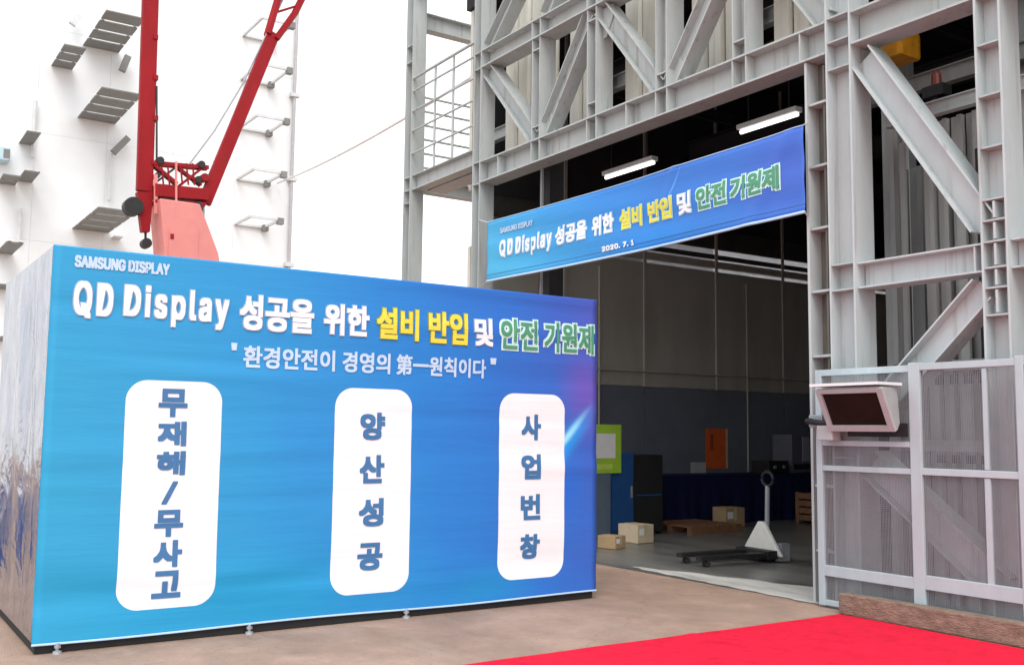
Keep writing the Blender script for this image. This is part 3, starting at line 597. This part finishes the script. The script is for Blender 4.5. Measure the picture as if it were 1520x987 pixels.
def meshpanel(x0, x1, z0, z1, s=.016, t=.0028):
    q = MB(); n = int((x1 - x0) / s)
    for i in range(n + 1): x = x0 + (x1 - x0) * i / n; q.box((x - t / 2, YF - .003, z0), (x + t / 2, YF + .001, z1))
    n = int((z1 - z0) / s)
    for i in range(n + 1): z = z0 + (z1 - z0) * i / n; q.box((x0, YF + .0012, z - t / 2), (x1, YF + .005, z + t / 2))
    o = q.build('wire_mesh', GALV, fence); o['kind'] = 'stuff'
for a, b, z0, z1 in ((xs[0], xs[1], 1.56, 2.17), (xs[0], xs[1], 1.325, 1.51), (xs[0], xs[1], .395, 1.275), (xs[0], xs[1], .075, .295),
                     (xs[2], xs[3], 1.335, 2.18), (xs[2], xs[3], .425, 1.275), (xs[2], xs[3], .075, .305), (xs[4], xs[5], 1.335, 2.18), (xs[4], xs[5], .425, 1.275), (xs[4], xs[5], .075, .305)):
    meshpanel(a, b, z0, z1)
# floodlight bracketed to the fence, face tilted down
lx0, lx1 = -6.27, -5.56
lamp = thing('floodlight', 'boxy white floodlight with dark glass tilted down, bracketed to mesh fence', 'floodlight', ((lx0 + lx1) / 2, 7.72, 1.6))
pt = Vector((0, 7.55, 2.03)); pb = Vector((0, 7.73, 1.66))       # top and bottom of the glass plane
ax = (pb - pt).normalized(); nr = Vector((0, -ax.z, ax.y)); nr = -nr if nr.y > 0 else nr
def face(u, t, d): p = pt + (pb - pt) * t + nr * d; return Vector((u, p.y, p.z))
q = MB(); back = [(lx0 + .06, 7.82, 2.03), (lx1 - .06, 7.82, 2.03), (lx1 - .06, 7.85, 1.72), (lx0 + .06, 7.85, 1.72)]
fr = [face(lx0, 0, 0), face(lx1, 0, 0), face(lx1, 1, 0), face(lx0, 1, 0)]
q.add(fr + back, [(0, 3, 2, 1), (4, 5, 6, 7), (0, 1, 5, 4), (1, 2, 6, 5), (2, 3, 7, 6), (3, 0, 4, 7)]); q.build('housing', LAMPH, lamp)
for a, b, c, d, nm in ((lx0, lx1, 0, .09, 'bezel'), (lx0, lx1, .87, 1, 'bezel'), (lx0, lx0 + .05, .09, .87, 'bezel'), (lx1 - .06, lx1, .09, .87, 'bezel')):
    MB().prism([face(a, c, .001), face(b, c, .001), face(b, d, .001), face(a, d, .001)], nr * .035).build(nm, LAMPH, lamp)
MB().prism([face(lx0 + .05, .09, .004), face(lx1 - .06, .09, .004), face(lx1 - .06, .87, .004), face(lx0 + .05, .87, .004)], nr * .01).build('glass', GLASSD, lamp)
MB().box((lx0 - .05, 7.50, 2.05), (lx1 - .02, 7.84, 2.075)).build('visor', mat('lamp_visor_white', (.8, .79, .78), .4, 0, .04, 6), lamp)
MB().tube([(lx0 + .06, 7.76, 1.72), (lx0 - .12, 7.74, 1.72), (lx0 - .30, 7.76, 1.74), (xl, 7.865, 1.74)], .028, 8).build('bracket_arm', DARKM, lamp)
MB().cbox((xl - .06, 7.80, 1.68), (xl + .1, 7.868, 1.80), .01).build('clamp', GALV, lamp)
MB().cbox((lx0 - .16, 7.72, 1.56), (lx0 + .02, 7.84, 1.70), .012).build('junction_box', LAMPH, lamp)
MB().box((lx0 + .1, 7.84, 1.60), (lx1, 7.875, 1.72)).build('mounting_plate', DARKM, lamp)
# timber sill
sill = MB().cbox((-6.20, 7.70, 0.004), (-3.2, 7.84, .185), .012).build('timber_sill', TIMBER)
tag(sill, 'rough brown timber beam lying along the foot of the mesh fence', 'timber')
# carpet
nu, nv = 110, 130; vs = []
cx0, cx1, cy0, cy1 = -6.185, -2.0, 1.6, 7.685
for j in range(nv + 1):
    for i in range(nu + 1):
        a, b = i / nu, j / nv; x = cx0 + (cx1 - cx0) * a + (.010 * math.sin(b * 9) + .004 * math.sin(b * 41 + 1)) * (1 - a); y = cy0 + (cy1 - cy0) * b + .01 * math.sin(a * 14) * b
        h = .010 + .004 * math.sin(x * 3 + y * 2.1) * math.sin(y * 1.7) + .022 * math.exp(-((y - 6.55 - .14 * (x + 5)) / .05) ** 2) * min(1, max(0, (x + 6.0) * 1.4)) + .009 * math.exp(-((y - 5.6 + .2 * (x + 5)) / .07) ** 2)
        h += .010 * math.exp(-((x + 5.4 - .35 * (y - 6)) / .05) ** 2) * max(0, 1 - abs(y - 6.6)); e = min(a, b, 1 - a, 1 - b); h = h if e > 0 else .003
        vs.append((x, y, h + .002))
car = MB().add(vs, [(j * (nu + 1) + i, j * (nu + 1) + i + 1, (j + 1) * (nu + 1) + i + 1, (j + 1) * (nu + 1) + i) for j in range(nv) for i in range(nu)]).build('red_carpet', CARPET, smooth=True)
tag(car, 'bright red carpet laid on the ground in front of the timber beam', 'carpet')

# ------------------------------------------------------------------ things inside the hall
def carton(name, label, c, sx, sy, sz, rz, m, grp=None):
    t = thing(name, label, 'box', c, grp); t.rotation_euler.z = rz
    M = Matrix.Translation(Vector(c)) @ Matrix.Rotation(rz, 4, 'Z')
    MB().cbox((-sx / 2, -sy / 2, .004), (sx / 2, sy / 2, sz), .008, M).build('body', m, t)
    MB().box((-sx / 2 - .002, -.03, sz * .35), (sx / 2 + .002, .03, sz + .002), M).build('tape', TAPE, t)
    MB().box((sx / 2 + .0025, -sy * .42, sz * .45), (sx / 2 + .004, -sy * .12, sz * .8), M).build('address_label', PAPER, t)
    MB().box((-sx / 2 - .001, -.004, sz + .0022), (sx / 2 + .001, .004, sz + .0035), M).build('flap_seam', CARD, t)
    return t
carton('carton', 'small brown carton on the floor between the crate and a larger carton', (-11.3, 9.22, .004), .30, .26, .18, .3, CARD)
carton('carton', 'pale cardboard carton on the floor in front of the blue cabinet', (-11.75, 10.05, .004), .40, .34, .27, .1, CARDP)
carton('carton', 'tan cardboard carton on the floor against the navy draped bench', (-12.95, 13.2, .004), .36, .42, .34, -.1, CARD)
wc = thing('wooden_crate', 'dark brown slatted wooden crate on the floor beyond the pallet truck', 'crate', (-12.6, 15.5, 0))
for z in (.06, .19, .32, .45):
    MB().box((-12.95, 14.95, z), (-12.25, 16.05, z + .1)).build('slat', CRATEBR, wc)
for x, y in ((-12.92, 14.98), (-12.28, 14.98), (-12.28, 16.02), (-12.92, 16.02)): MB().box((x - .04, y - .04, .004), (x + .04, y + .04, .57)).build('corner_post', CRATEBR, wc)
# cabinet
cab = thing('tool_cabinet', 'blue steel cabinet with dark open side bay standing by the wall', 'cabinet', (-12.8, 10.7, 0))
MB().cbox((-13.1, 10.18, .05), (-12.52, 10.66, 1.3), .01).build('body', BLUE, cab)
d = MB().box((-12.52, 10.20, .09), (-12.50, 10.64, 1.27)).build('door', BLUE, cab); MB().box((-12.498, 10.58, .6), (-12.475, 10.605, .78)).build('handle', GALV, d)
MB().cbox((-13.1, 10.67, .05), (-12.52, 11.28, 1.27), .01).build('dark_bay', BLACK, cab)
for y in (10.22, 11.24):
    for x in (-13.05, -12.57): MB().box((x - .03, y - .03, .004), (x + .03, y + .03, .06)).build('foot', BLACK, cab)
MB().box((-12.518, 10.72, .62), (-12.505, 11.24, .64)).build('shelf_edge', BLUE, cab)
# notice stand
nb = thing('notice_stand', 'lime green framed notice board on a slate stand beside the blue cabinet', 'notice board', (-12.45, 10.05, 0))
MB().cbox((-12.75, 9.55, .004), (-12.45, 10.14, .98), .01).build('stand', mat('slate_blue_paint', (.12, .16, .21), .5, 0, .1, 5), nb)
bd = MB().box((-12.47, 9.66, .99), (-12.44, 10.34, 1.74)).build('board', LIME, nb)
MB().box((-12.438, 9.70, 1.22), (-12.435, 10.22, 1.60)).build('sheet', PAPER, nb)
MB().box((-12.438, 9.72, 1.05), (-12.435, 10.16, 1.13)).build('label_strip', mat('pale_lime_print', (.55, .75, .12), .5), nb)
# bench with navy drape
bn = thing('draped_bench', 'long bench along the wall covered by a navy cloth', 'bench', (-13.7, 14.2, 0))
MB().box((-14.2, 11.6, .82), (-13.48, 17.6, .86)).build('top', BLACK, bn)
vs = []; nu, nv = 120, 8
for j in range(nv + 1):
    for i in range(nu + 1):
        y = 11.55 + 6.1 * i / nu; t = j / nv; vs.append((-13.46 + (.03 * math.sin(y * 9) + .02 * math.sin(y * 23)) * t, y, .875 - .86 * t))
MB().add(vs, [(j * (nu + 1) + i, j * (nu + 1) + i + 1, (j + 1) * (nu + 1) + i + 1, (j + 1) * (nu + 1) + i) for j in range(nv) for i in range(nu)]).build('drape', NAVY, bn, smooth=True)
MB().box((-14.2, 11.56, .862), (-13.455, 17.64, .88)).build('cover', NAVY, bn)
for y in (11.7, 14.6, 17.5):
    for x in (-14.1, -13.58): MB().box((x - .03, y - .03, .004), (x + .03, y + .03, .82)).build('leg', BLACK, bn)
# instruments on the bench
GREYU = mat('dull_grey_enamel', (.12, .12, .14), .5, 0, .1, 5)
ins = thing('bench_instrument', 'grey boxed instrument with a pale front plate on the draped bench', 'machine', (-13.8, 16.2, .88))
MB().cbox((-14.1, 15.6, .882), (-13.6, 16.5, 1.62), .015).build('body', GREYU, ins)
MB().box((-13.6, 15.9, 1.1), (-13.585, 16.1, 1.58)).build('front_plate', mat('pale_plate', (.3, .3, .36), .5), ins)
MB().box((-13.6, 15.65, .95), (-13.59, 16.4, 1.05)).build('vent_strip', BLACK, ins)
ins = thing('bench_instrument', 'low dark instrument with round knobs at the near end of the bench row', 'machine', (-13.8, 15.0, .88))
MB().cbox((-14.0, 14.9, .882), (-13.55, 15.45, 1.12), .012).build('body', DARKM, ins)
for y in (15.05, 15.3): MB().tube([(-13.55, y, 1.0), (-13.52, y, 1.0)], .03, 10).build('knob', GALV, ins)
pal = thing('wooden_pallet', 'worn brown wooden pallet lying flat on the floor beside the bench', 'pallet', (-12.7, 12.1, 0))
for k in range(6): MB().box((-13.25, 11.55 + k * .2, .11), (-12.15, 11.70 + k * .2, .135)).build('deck_board', CRATEBR, pal)
for x in (-13.2, -12.72, -12.25): MB().box((x, 11.55, .004), (x + .1, 12.7, .109)).build('bearer', CRATEBR, pal)
for y_, r_c in ((11.35, .02), (15.1, .016)): MB().tube([(XW + .03, y_, .88), (XW + .03, y_, 4.6)], r_c, 6).build('conduit', WALLB, hall)
MB().tube([(XW + .03, 8.9, 2.75), (XW + .03, 25, 2.75)], .022, 6).build('conduit', WALLB, hall)
# poster, paper
ps = thing('wall_poster', 'orange poster with a pale edge strip on the slate wall panel', 'poster', (XW + .01, 14.3, 1.0))
a, b = onX(1047, 636, XW), onX(1080, 695, XW)
MB().box((XW + .002, a.y, b.z), (XW + .008, b.y, a.z)).build('sheet', ORANGE, ps)
MB().box((XW + .0085, b.y - .05, b.z), (XW + .011, b.y, a.z)).build('edge_strip', mat('pale_orange_print', (.7, .42, .3), .6), ps)
MB().box((XW + .0085, a.y + .12, a.z - .42), (XW + .011, a.y + .2, a.z - .1)).build('printed_block', mat('deep_orange_print', (.42, .06, .015), .6), ps)
a, b = onX(1025, 686, XW), onX(1050, 703, XW)
tag(MB().box((XW + .002, a.y, b.z), (XW + .007, b.y - .04, a.z)).build('paper_notice', mat('dull_white_paper', (.45, .46, .48), .8)), 'small pale paper notice on the wall beside the orange poster', 'notice')
# pallet truck
pj = thing('pallet_truck', 'hand pallet truck with an off-white triangular pump cover and upright handle', 'pallet truck', (-9.32, 9.75, 0))
P = Vector((-9.27, 10.05, 0))
fd = Vector((-.08, -1, 0)).normalized(); sd_ = Vector((-fd.y, fd.x, 0))     # forks point to the left of the picture
def pl(a, s, z): return P + fd * a + sd_ * s + Vector((0, 0, z))
# forks run roughly along -Y/-X on the floor
for s in (-.19, .19):
    f = MB().prism([pl(.16, s - .08, .085), pl(.16, s + .08, .085), pl(1.2, s + .05, .085), pl(1.2, s - .05, .085)], (0, 0, .05)).build('fork', DARKM, pj)
    MB().tube([pl(1.08, s - .04, .04), pl(1.08, s + .04, .04)], .036, 10).build('load_roller', RUBBER, f)
MB().prism([pl(.02, -.30, .06), pl(.18, -.30, .06), pl(.18, .30, .06), pl(.02, .30, .06)], (0, 0, .1)).build('bridge', DARKM, pj)
MB().prism([pl(-.02, -.36, .09), pl(-.02, .36, .09), pl(-.02, .05, .50), pl(-.02, -.05, .50)], fd * .05).build('pump_cover', JACKW, pj, bevel=.008)
MB().tube([pl(-.10, 0, .10), pl(-.10, 0, .34)], [.06, .05], 12).build('pump', DARKM, pj)
for s in (-.075, .075): MB().tube([pl(-.1, s - .03, .09), pl(-.1, s + .03, .09)], .085, 14).build('steer_wheel', RUBBER, pj)
MB().prism([pl(-.2, .17, .02), pl(-.06, .17, .02), pl(-.06, .28, .02), pl(-.2, .28, .02)], (0, 0, .22)).build('release_box', GALV, pj)
MB().tube([pl(-.08, 0, .3), pl(-.10, 0, .95)], .03, 8).build('handle_shaft', GALV, pj)
loop = [pl(-.10, .1 * math.sin(t), 1.04 - .09 * math.cos(t)) for t in [2 * math.pi * k / 20 for k in range(21)]]
MB().tube(loop, .02, 6).build('handle_loop', RUBBER, pj)
# strip lamps on battens
for i, (a, b, lb) in enumerate((((898, 266), (972, 240), 'lit strip lamp hung above the middle of the doorway banner'), ((1098, 197), (1186, 170), 'lit strip lamp hung above the right end of the doorway banner'))):
    p = onY(*a, 9.4); q_ = onY(*b, 9.4); z = (p.z + q_.z) / 2
    t = thing('strip_lamp', lb, 'lamp', ((p.x + q_.x) / 2, 9.4, z), 'strip lamps in the hall')
    MB().box((p.x, 9.34, z + .03), (q_.x, 9.46, z + .09)).build('batten', FRAMEG, t)
    MB().tube([(p.x + .02, 9.4, z), (q_.x - .02, 9.4, z)], .026, 8).build('tube', LAMPM, t)
    for x in (p.x + .15, q_.x - .15): MB().tube([(x, 9.4, z + .09), (x, 9.4, 6.99)], .006, 5).build('hanger', DARKM, t)
# hoist seen through the right bay
ho = thing('chain_hoist', 'yellow chain hoist on a dark runway beam behind the right bay', 'hoist', (-7.3, 10.0, 6))
a, b = onY(1300, 58, 10), onY(1346, 84, 10)
MB().cbox((a.x, 9.8, b.z - .03), (b.x + .06, 10.2, a.z - .04), .05).build('body', YELLOW, ho)
MB().tube([(a.x - .12, 10, (a.z + b.z) / 2), (a.x, 10, (a.z + b.z) / 2)], .1, 12).build('motor_cap', DARKM, ho)
MB().box((a.x + .1, 9.9, a.z - .02), (b.x - .1, 10.1, a.z + .18)).build('trolley', DARKM, ho)
MB().tube([((a.x + b.x) / 2, 10, b.z + .03), ((a.x + b.x) / 2, 10, b.z - .9)], .015, 6).build('chain', DARKM, ho)
H_('runway_beam', (-9.5, 10.0, a.z + .32), (-.3, 10.0, a.z + .32), .28, .16, (0, 0, 1), .016, .012, BROWNCH)
H_('runway_bracket', (-6.6, 9.1, 5.9), (-6.6, 9.1, 8.7), .14, .1, (1, 0, 0), .012, .01, STEEL)
H_('runway_bracket', (-5.4, 9.6, 6.2), (-4.2, 9.6, 5.2), .16, .12, (0, 0, 1), .012, .01, STEEL)
for x_ in (-7.4, -5.9, -5.1): H_('rear_post', (x_, 10.6, 0), (x_, 10.6, 8.7), .16, .14, (1, 0, 0), .012, .01, STEEL)
for p_, q_ in (((-7.6, 10.4, 6.3), (-4.2, 10.4, 7.6)), ((-7.2, 10.4, 7.4), (-4.4, 10.4, 6.0))): H_('rear_brace', p_, q_, .14, .1, (0, 0, 1), .012, .01, SIDING)
H_('rear_beam', (-8.0, 10.45, 5.75), (-3.6, 10.45, 5.75), .2, .12, (0, 0, 1), .012, .01, SIDING)
wl = thing('warning_lamp', 'rusty red warning lamp on a dark bracket behind the right bay', 'lamp', (-6.5, 9.6, 5.2))
a = onY(1390, 118, 9.5)
MB().tube([(a.x, 9.5, a.z - .08), (a.x, 9.5, a.z + .05), (a.x, 9.5, a.z + .09)], [.055, .05, .02], 12).build('dome', mat('rust_red_lens', (.16, .03, .02), .35), wl)
MB().box((a.x - .12, 9.42, a.z - .2), (a.x + .12, 9.58, a.z - .08)).build('base', DARKM, wl)
MB().box((a.x - .03, 9.45, 4.85), (a.x + .03, 9.55, a.z - .2)).build('bracket', DARKM, wl)

# ------------------------------------------------------------------ red crane behind the crate
XC = -25.0
cr = thing('red_crane', 'tall red crane with an upright mast, a leaning boom and faded pink housing', 'crane', (XC, 6.6, 0))
def cp(px, py, dx=0): p = onX(px, py, XC); return Vector((XC + dx, p.y, p.z))
def cbar(px0, py0, px1, py1, w, d, dx=0, ext=0): 
    a, b = cp(px0, py0, dx), cp(px1, py1, dx); b = b + (b - a) * ext; return MB().bar(a, b, d, w, (0, 1, 0))
ms = MB(); ym = cp(214, 100).y
prof = [(200, 285), (228, 285), (222, 345), (209, 345)]
a, b = cp(200.5, 285), cp(228, 285); top = 19.0
ms.prism([(XC - .09, cp(202, 285).y, cp(214, 285).z), (XC - .09, cp(226, 285).y, cp(214, 285).z), (XC - .09, cp(225.5, 60).y, top), (XC - .09, cp(201.5, 60).y, top)], (.18, 0, 0))
mast = ms.build('mast', RED, cr, bevel=.02)
MB().prism([cp(202, 286, -.1), cp(226, 286, -.1), cp(221, 345, -.1), cp(209, 345, -.1)], (.2, 0, 0)).build('mast_foot', RED, cr)
MB().tube([cp(196, 308, -.1), cp(196, 308, .2)], .22, 16).build('sheave', DARKM, cr)
MB().tube([cp(216, 362, -.1), cp(216, 362, .15)], .12, 12).build('hook_block', DARKM, cr)
MB().tube([cp(216, 345), cp(216, 362)], .03, 6).build('hook_rope', DARKM, cr)
bm_ = cbar(303, 302, 406, 50, .32, .16).build('boom', RED, cr, bevel=.015)
p0, p1 = cp(403, 56), cp(440, -20); ax = (p1 - p0).normalized(); sdv = Vector((0, -ax.z, ax.y)); far = p0 + ax * 9
lt = []
for s in (-1, 1):
    for dx in (-.09, .09):
        w0, w1 = .12, .27
        lt.append((p0 + sdv * (s * w0) + Vector((dx, 0, 0)), p0 + ax * 1.0 + sdv * (s * w1) + Vector((dx, 0, 0)), far + sdv * (s * w1) + Vector((dx, 0, 0))))
        MB().tube(lt[-1], .075, 6).build('boom_chord', RED, cr)
for k in range(14):
    t = .6 + k * .6
    MB().bar(p0 + ax * t + sdv * .24, p0 + ax * (t + .6) - sdv * .24, .05, .05).build('boom_lacing', RED, cr)
for dx in (-.08, .08):
    MB().bar(cp(224, 243, dx), cp(308, 250, dx), .09, .09).build('cross_strut', RED, cr)
    MB().bar(cp(228, 246, dx), cp(262, 274, dx), .07, .07).build('cross_lacing', RED, cr)
    MB().bar(cp(262, 248, dx), cp(230, 272, dx), .05, .05).build('cross_lacing', DARKM, cr)
    MB().bar(cp(300, 250, dx), cp(266, 276, dx), .06, .06).build('cross_lacing', RED, cr)
    MB().bar(cp(264, 250, dx), cp(298, 276, dx), .05, .05).build('cross_lacing', RED, cr)
MB().prism([cp(226, 276, -.3), cp(306, 284, -.3), cp(304, 300, -.3), cp(226, 294, -.3)], (.6, 0, 0)).build('cross_head', RED, cr)
MB().prism([cp(226, 299, -.28), cp(300, 304, -.28), cp(300, 309, -.28), cp(226, 304, -.28)], (.56, 0, 0)).build('cross_head_plate', RED, cr)
MB().bar(cp(256, 244, .32), cp(256, 308, .32), .045, .045).build('pale_strut', PINK, cr)
MB().bar(cp(227, 262, .25), cp(227, 320, .25), .05, .08).build('pale_strut', PINK, cr)
a1, a2, a3, a4 = cp(229, 300), cp(288, 308), cp(315, 380), cp(236, 380)
ext = 2.0
MB().prism([(XC - .5, a1.y, a1.z), (XC - .5, a2.y, a2.z), (XC - .5, a3.y, a3.z), (XC - .5, a3.y + .7, 2.2), (XC - .5, a4.y - .2, 2.2), (XC - .5, a4.y, a4.z)], (1.0, 0, 0)).build('housing', PINK, cr, bevel=.03)
hp = MB().prism([(XC + .502, a1.y + .25, 4.0), (XC + .502, a1.y + .95, 4.0), (XC + .502, a1.y + .95, 6.4), (XC + .502, a1.y + .25, 6.4)], (.015, 0, 0)).build('access_panel', PINK, cr)
for z in (4.3, 5.2, 6.1): MB().box((XC + .518, a1.y + .28, z), (XC + .535, a1.y + .36, z + .12)).build('hinge', RED, hp)
for px, py, r in ((236, 240, .09), (297, 246, .09), (300, 296, .13), (232, 262, .07), (292, 268, .08), (302, 265, .1)): MB().tube([cp(px, py, -.14), cp(px, py, .16)], r, 10).build('pin_boss', DARKM if r < .1 else RED, cr)
for px in (238, 247, 266, 275, 284): MB().bar(cp(px, 244, .1), cp(px + 3, 276, .1), .035, .035).build('cross_lacing', RED, cr)
MB().tube([cp(231, 130, .1), cp(231, 240, .1)], .025, 5).build('service_line', DARKM, cr)
for py in (60, 120, 180): MB().box((XC - .1, cp(226, py).y, cp(226, py).z), (XC + .12, cp(233, py).y, cp(226, py).z + .12)).build('line_clip', RED, mast)
MB().tube([cp(301, 285), cp(301, 335)], .05, 6).build('luffing_cylinder', GALV, cr)
MB().tube([cp(286, 305, .4), cp(290, 318, .4)], .09, 8).build('pivot_pin', DARKM, cr)
MB().tube([cp(282, 243), cp(318, 195), cp(362, 122), cp(420, 0)], .022, 5).build('luffing_rope', GALV, cr)
MB().cbox((XC - 1.3, 5.0, 1.2), (XC + 1.3, 9.6, 2.3), .06).build('carrier_body', RED, cr)
for x in (-1.15, 1.15):
    tk = MB().prism([(XC + x - .3, 4.6, .35), (XC + x - .3, 4.9, .004), (XC + x - .3, 9.7, .004), (XC + x - .3, 10.0, .35), (XC + x - .3, 10.0, .75), (XC + x - .3, 9.7, 1.1), (XC + x - .3, 4.9, 1.1), (XC + x - .3, 4.6, .75)], (.6, 0, 0)).build('crawler_track', RUBBER, cr)
    for k in range(6): MB().tube([(XC + x - .32, 5.2 + k * .85, .5), (XC + x + .32, 5.2 + k * .85, .5)], .3, 14).build('track_roller', DARKM, tk)

# ------------------------------------------------------------------ white building far behind
XF = -50.0
YE = onX(441, 100, XF).y
wb = thing('white_building', 'tall white panelled building with slatted platforms, behind the red crane', 'building', (XF - 10, YE - 15, 0))
MB().box((XF - 20, -40, 0), (XF - .02, YE, 46)).build('core_wall', WHITEB, wb)
pw = 3.1; src = None; k = 0; yy = YE
while yy > -14:
    for z in range(0, 45, 5):
        if src is None: src = MB().box((XF - .018, yy - pw + .004, z + .004), (XF, yy - .004, z + 4.996)).build('wall_panel', WHITEB, wb)
        else: share(src, 'wall_panel', (0, yy - YE, z), wb)
    yy -= pw
def slatted(px_bl, px_br, px_f, n, m=SLAT):
    a, b = onX(*px_bl, XF), onX(*px_br, XF); z = (a.z + b.z) / 2; xf = onZ(*px_f, z).x
    pf = thing_part('platform', (XF, a.y, z)); L_ = xf - XF; pitch = L_ / n
    for i in range(n):
        x = XF + pitch * i + .02
        MB().box((x, a.y, z), (x + pitch * .82, b.y, z + .05)).build('slat', m, pf)
    for y in (a.y + .12, b.y - .12): MB().box((XF, y - .06, z + .052), (xf - .5, y + .06, z + .1)).build('bearer', WHITEB, pf)
    return pf
def thing_part(name, loc):
    o = bpy.data.objects.new(name, None); COL.objects.link(o); o.location = Vector(loc); o.parent = wb; o.matrix_parent_inverse = parent_inv(wb); o.empty_display_size = .2; return o
slatted((123, 69), (176, 79), (156, 13), 4)
slatted((115, 177), (171, 183), (150, 128), 4)
slatted((107, 340), (161, 346), (140, 306), 4)
slatted((76, 99), (107, 104), (93, 64), 3)
slatted((28, 213), (48, 217), (42, 191), 1)
slatted((25, 269), (47, 272), (37, 250), 1)
slatted((-4, 271), (22, 277), (4, 258), 2)
slatted((-6, 374), (18, 380), (14, 356), 1)
slatted((-8, 428), (12, 430), (-2, 421), 1)
slatted((-8, 505), (6, 506), (-2, 499), 1)
slatted((165, 354), (178, 356), (170, 350), 1, FRAMEG)
def frame_platform(px_l, px_r, px_f):
    a, b = onX(*px_l, XF), onX(*px_r, XF); z = (a.z + b.z) / 2; xf = onZ(*px_f, z).x; w = .11
    pf = thing_part('frame_platform', (XF, a.y, z))
    for p, q in (((XF + .1, a.y, z), (XF + .1, b.y, z)), ((xf, a.y, z), (xf, b.y, z)), ((XF, a.y, z), (xf, a.y, z)), ((XF, b.y, z), (xf, b.y, z))):
        MB().bar(p, q, w, w).build('edge_bar', FRAMEG, pf)  # pale grey bars: the haze over these far frames is put into their colour
    for x, y in ((XF + .25, b.y), (xf, b.y)): MB().box((x - .16, y - .14, z - .22), (x + .16, y + .14, z + .08)).build('end_block', SLAT, pf)
for dy, dxp in ((-211, 9), (-147, 6), (-75, 3), (0, 0), (66, -3)):
    frame_platform((352 + dxp, 266 + dy), (394 + dxp, 273 + dy), (371 + dxp, 250 + dy * 1.07))
pp = [onX(442 + d, y, XF + .15) for d, y in ((0, 0), (-14, 420))]
MB().tube([(XF + .15, pp[0].y, 24), (XF + .15, pp[1].y, 0)], .10, 8).build('downpipe', mat('grey_pipe', (.42, .40, .41), .6), wb)
for z in (10, 14.5, 19): MB().box((XF, pp[0].y - .25, z), (XF + .3, pp[0].y + .25, z + .2)).build('pipe_clip', FRAMEG, wb)
for px, y0, y1 in ((165, 228, 298), (53, 150, 235), (31, 310, 360)):
    a, b = onX(px, y0, XF + .2), onX(px, y1, XF + .2); MB().tube([(XF + .2, a.y, a.z), (XF + .2, a.y, b.z)], .09, 6).build('drain_pipe', FRAMEG, wb)
for (x0, y0, x1, y1) in ((-6, 216, 15, 239),):
    a, b = onX(x0, y0, XF + .8), onX(x1, y1, XF + .8)
    u = MB().cbox((XF, a.y, b.z), (XF + .8, b.y, a.z), .05).build('wall_unit', AQUA, wb); MB().box((XF + .8, b.y - .28, b.z + .1), (XF + .82, b.y - .02, a.z - .1)).build('grille', SLAT, u)
for (p, q_) in (((168, 227), (190, 205)), ((107, 37), (117, 24)), ((181, 106), (190, 84))):
    a, b = onX(*p, XF + .5), onX(*q_, XF + .5); MB().bar(a, b, .25, .3).build('wall_bracket', SLAT if p[0] > 120 else FRAMEG, wb)
# a cable slung from the white building towards the hall annex
a = onX(412, 272, XF + .2); b = onY(612, 143, 12.6)
b = Vector((-15.38, 12.75, onY(612, 143, 12.75).z)); 
cb_o = MB().tube([a + (b - a) * t - Vector((0, 0, .4 * 4 * t * (1 - t))) for t in [i / 12 for i in range(13)]], .05, 6).build('slung_cable', mat('pale_cable', (.68, .67, .66), .7))
tag(cb_o, 'thin pale cable slung from the white building to the hall annex', 'cable')
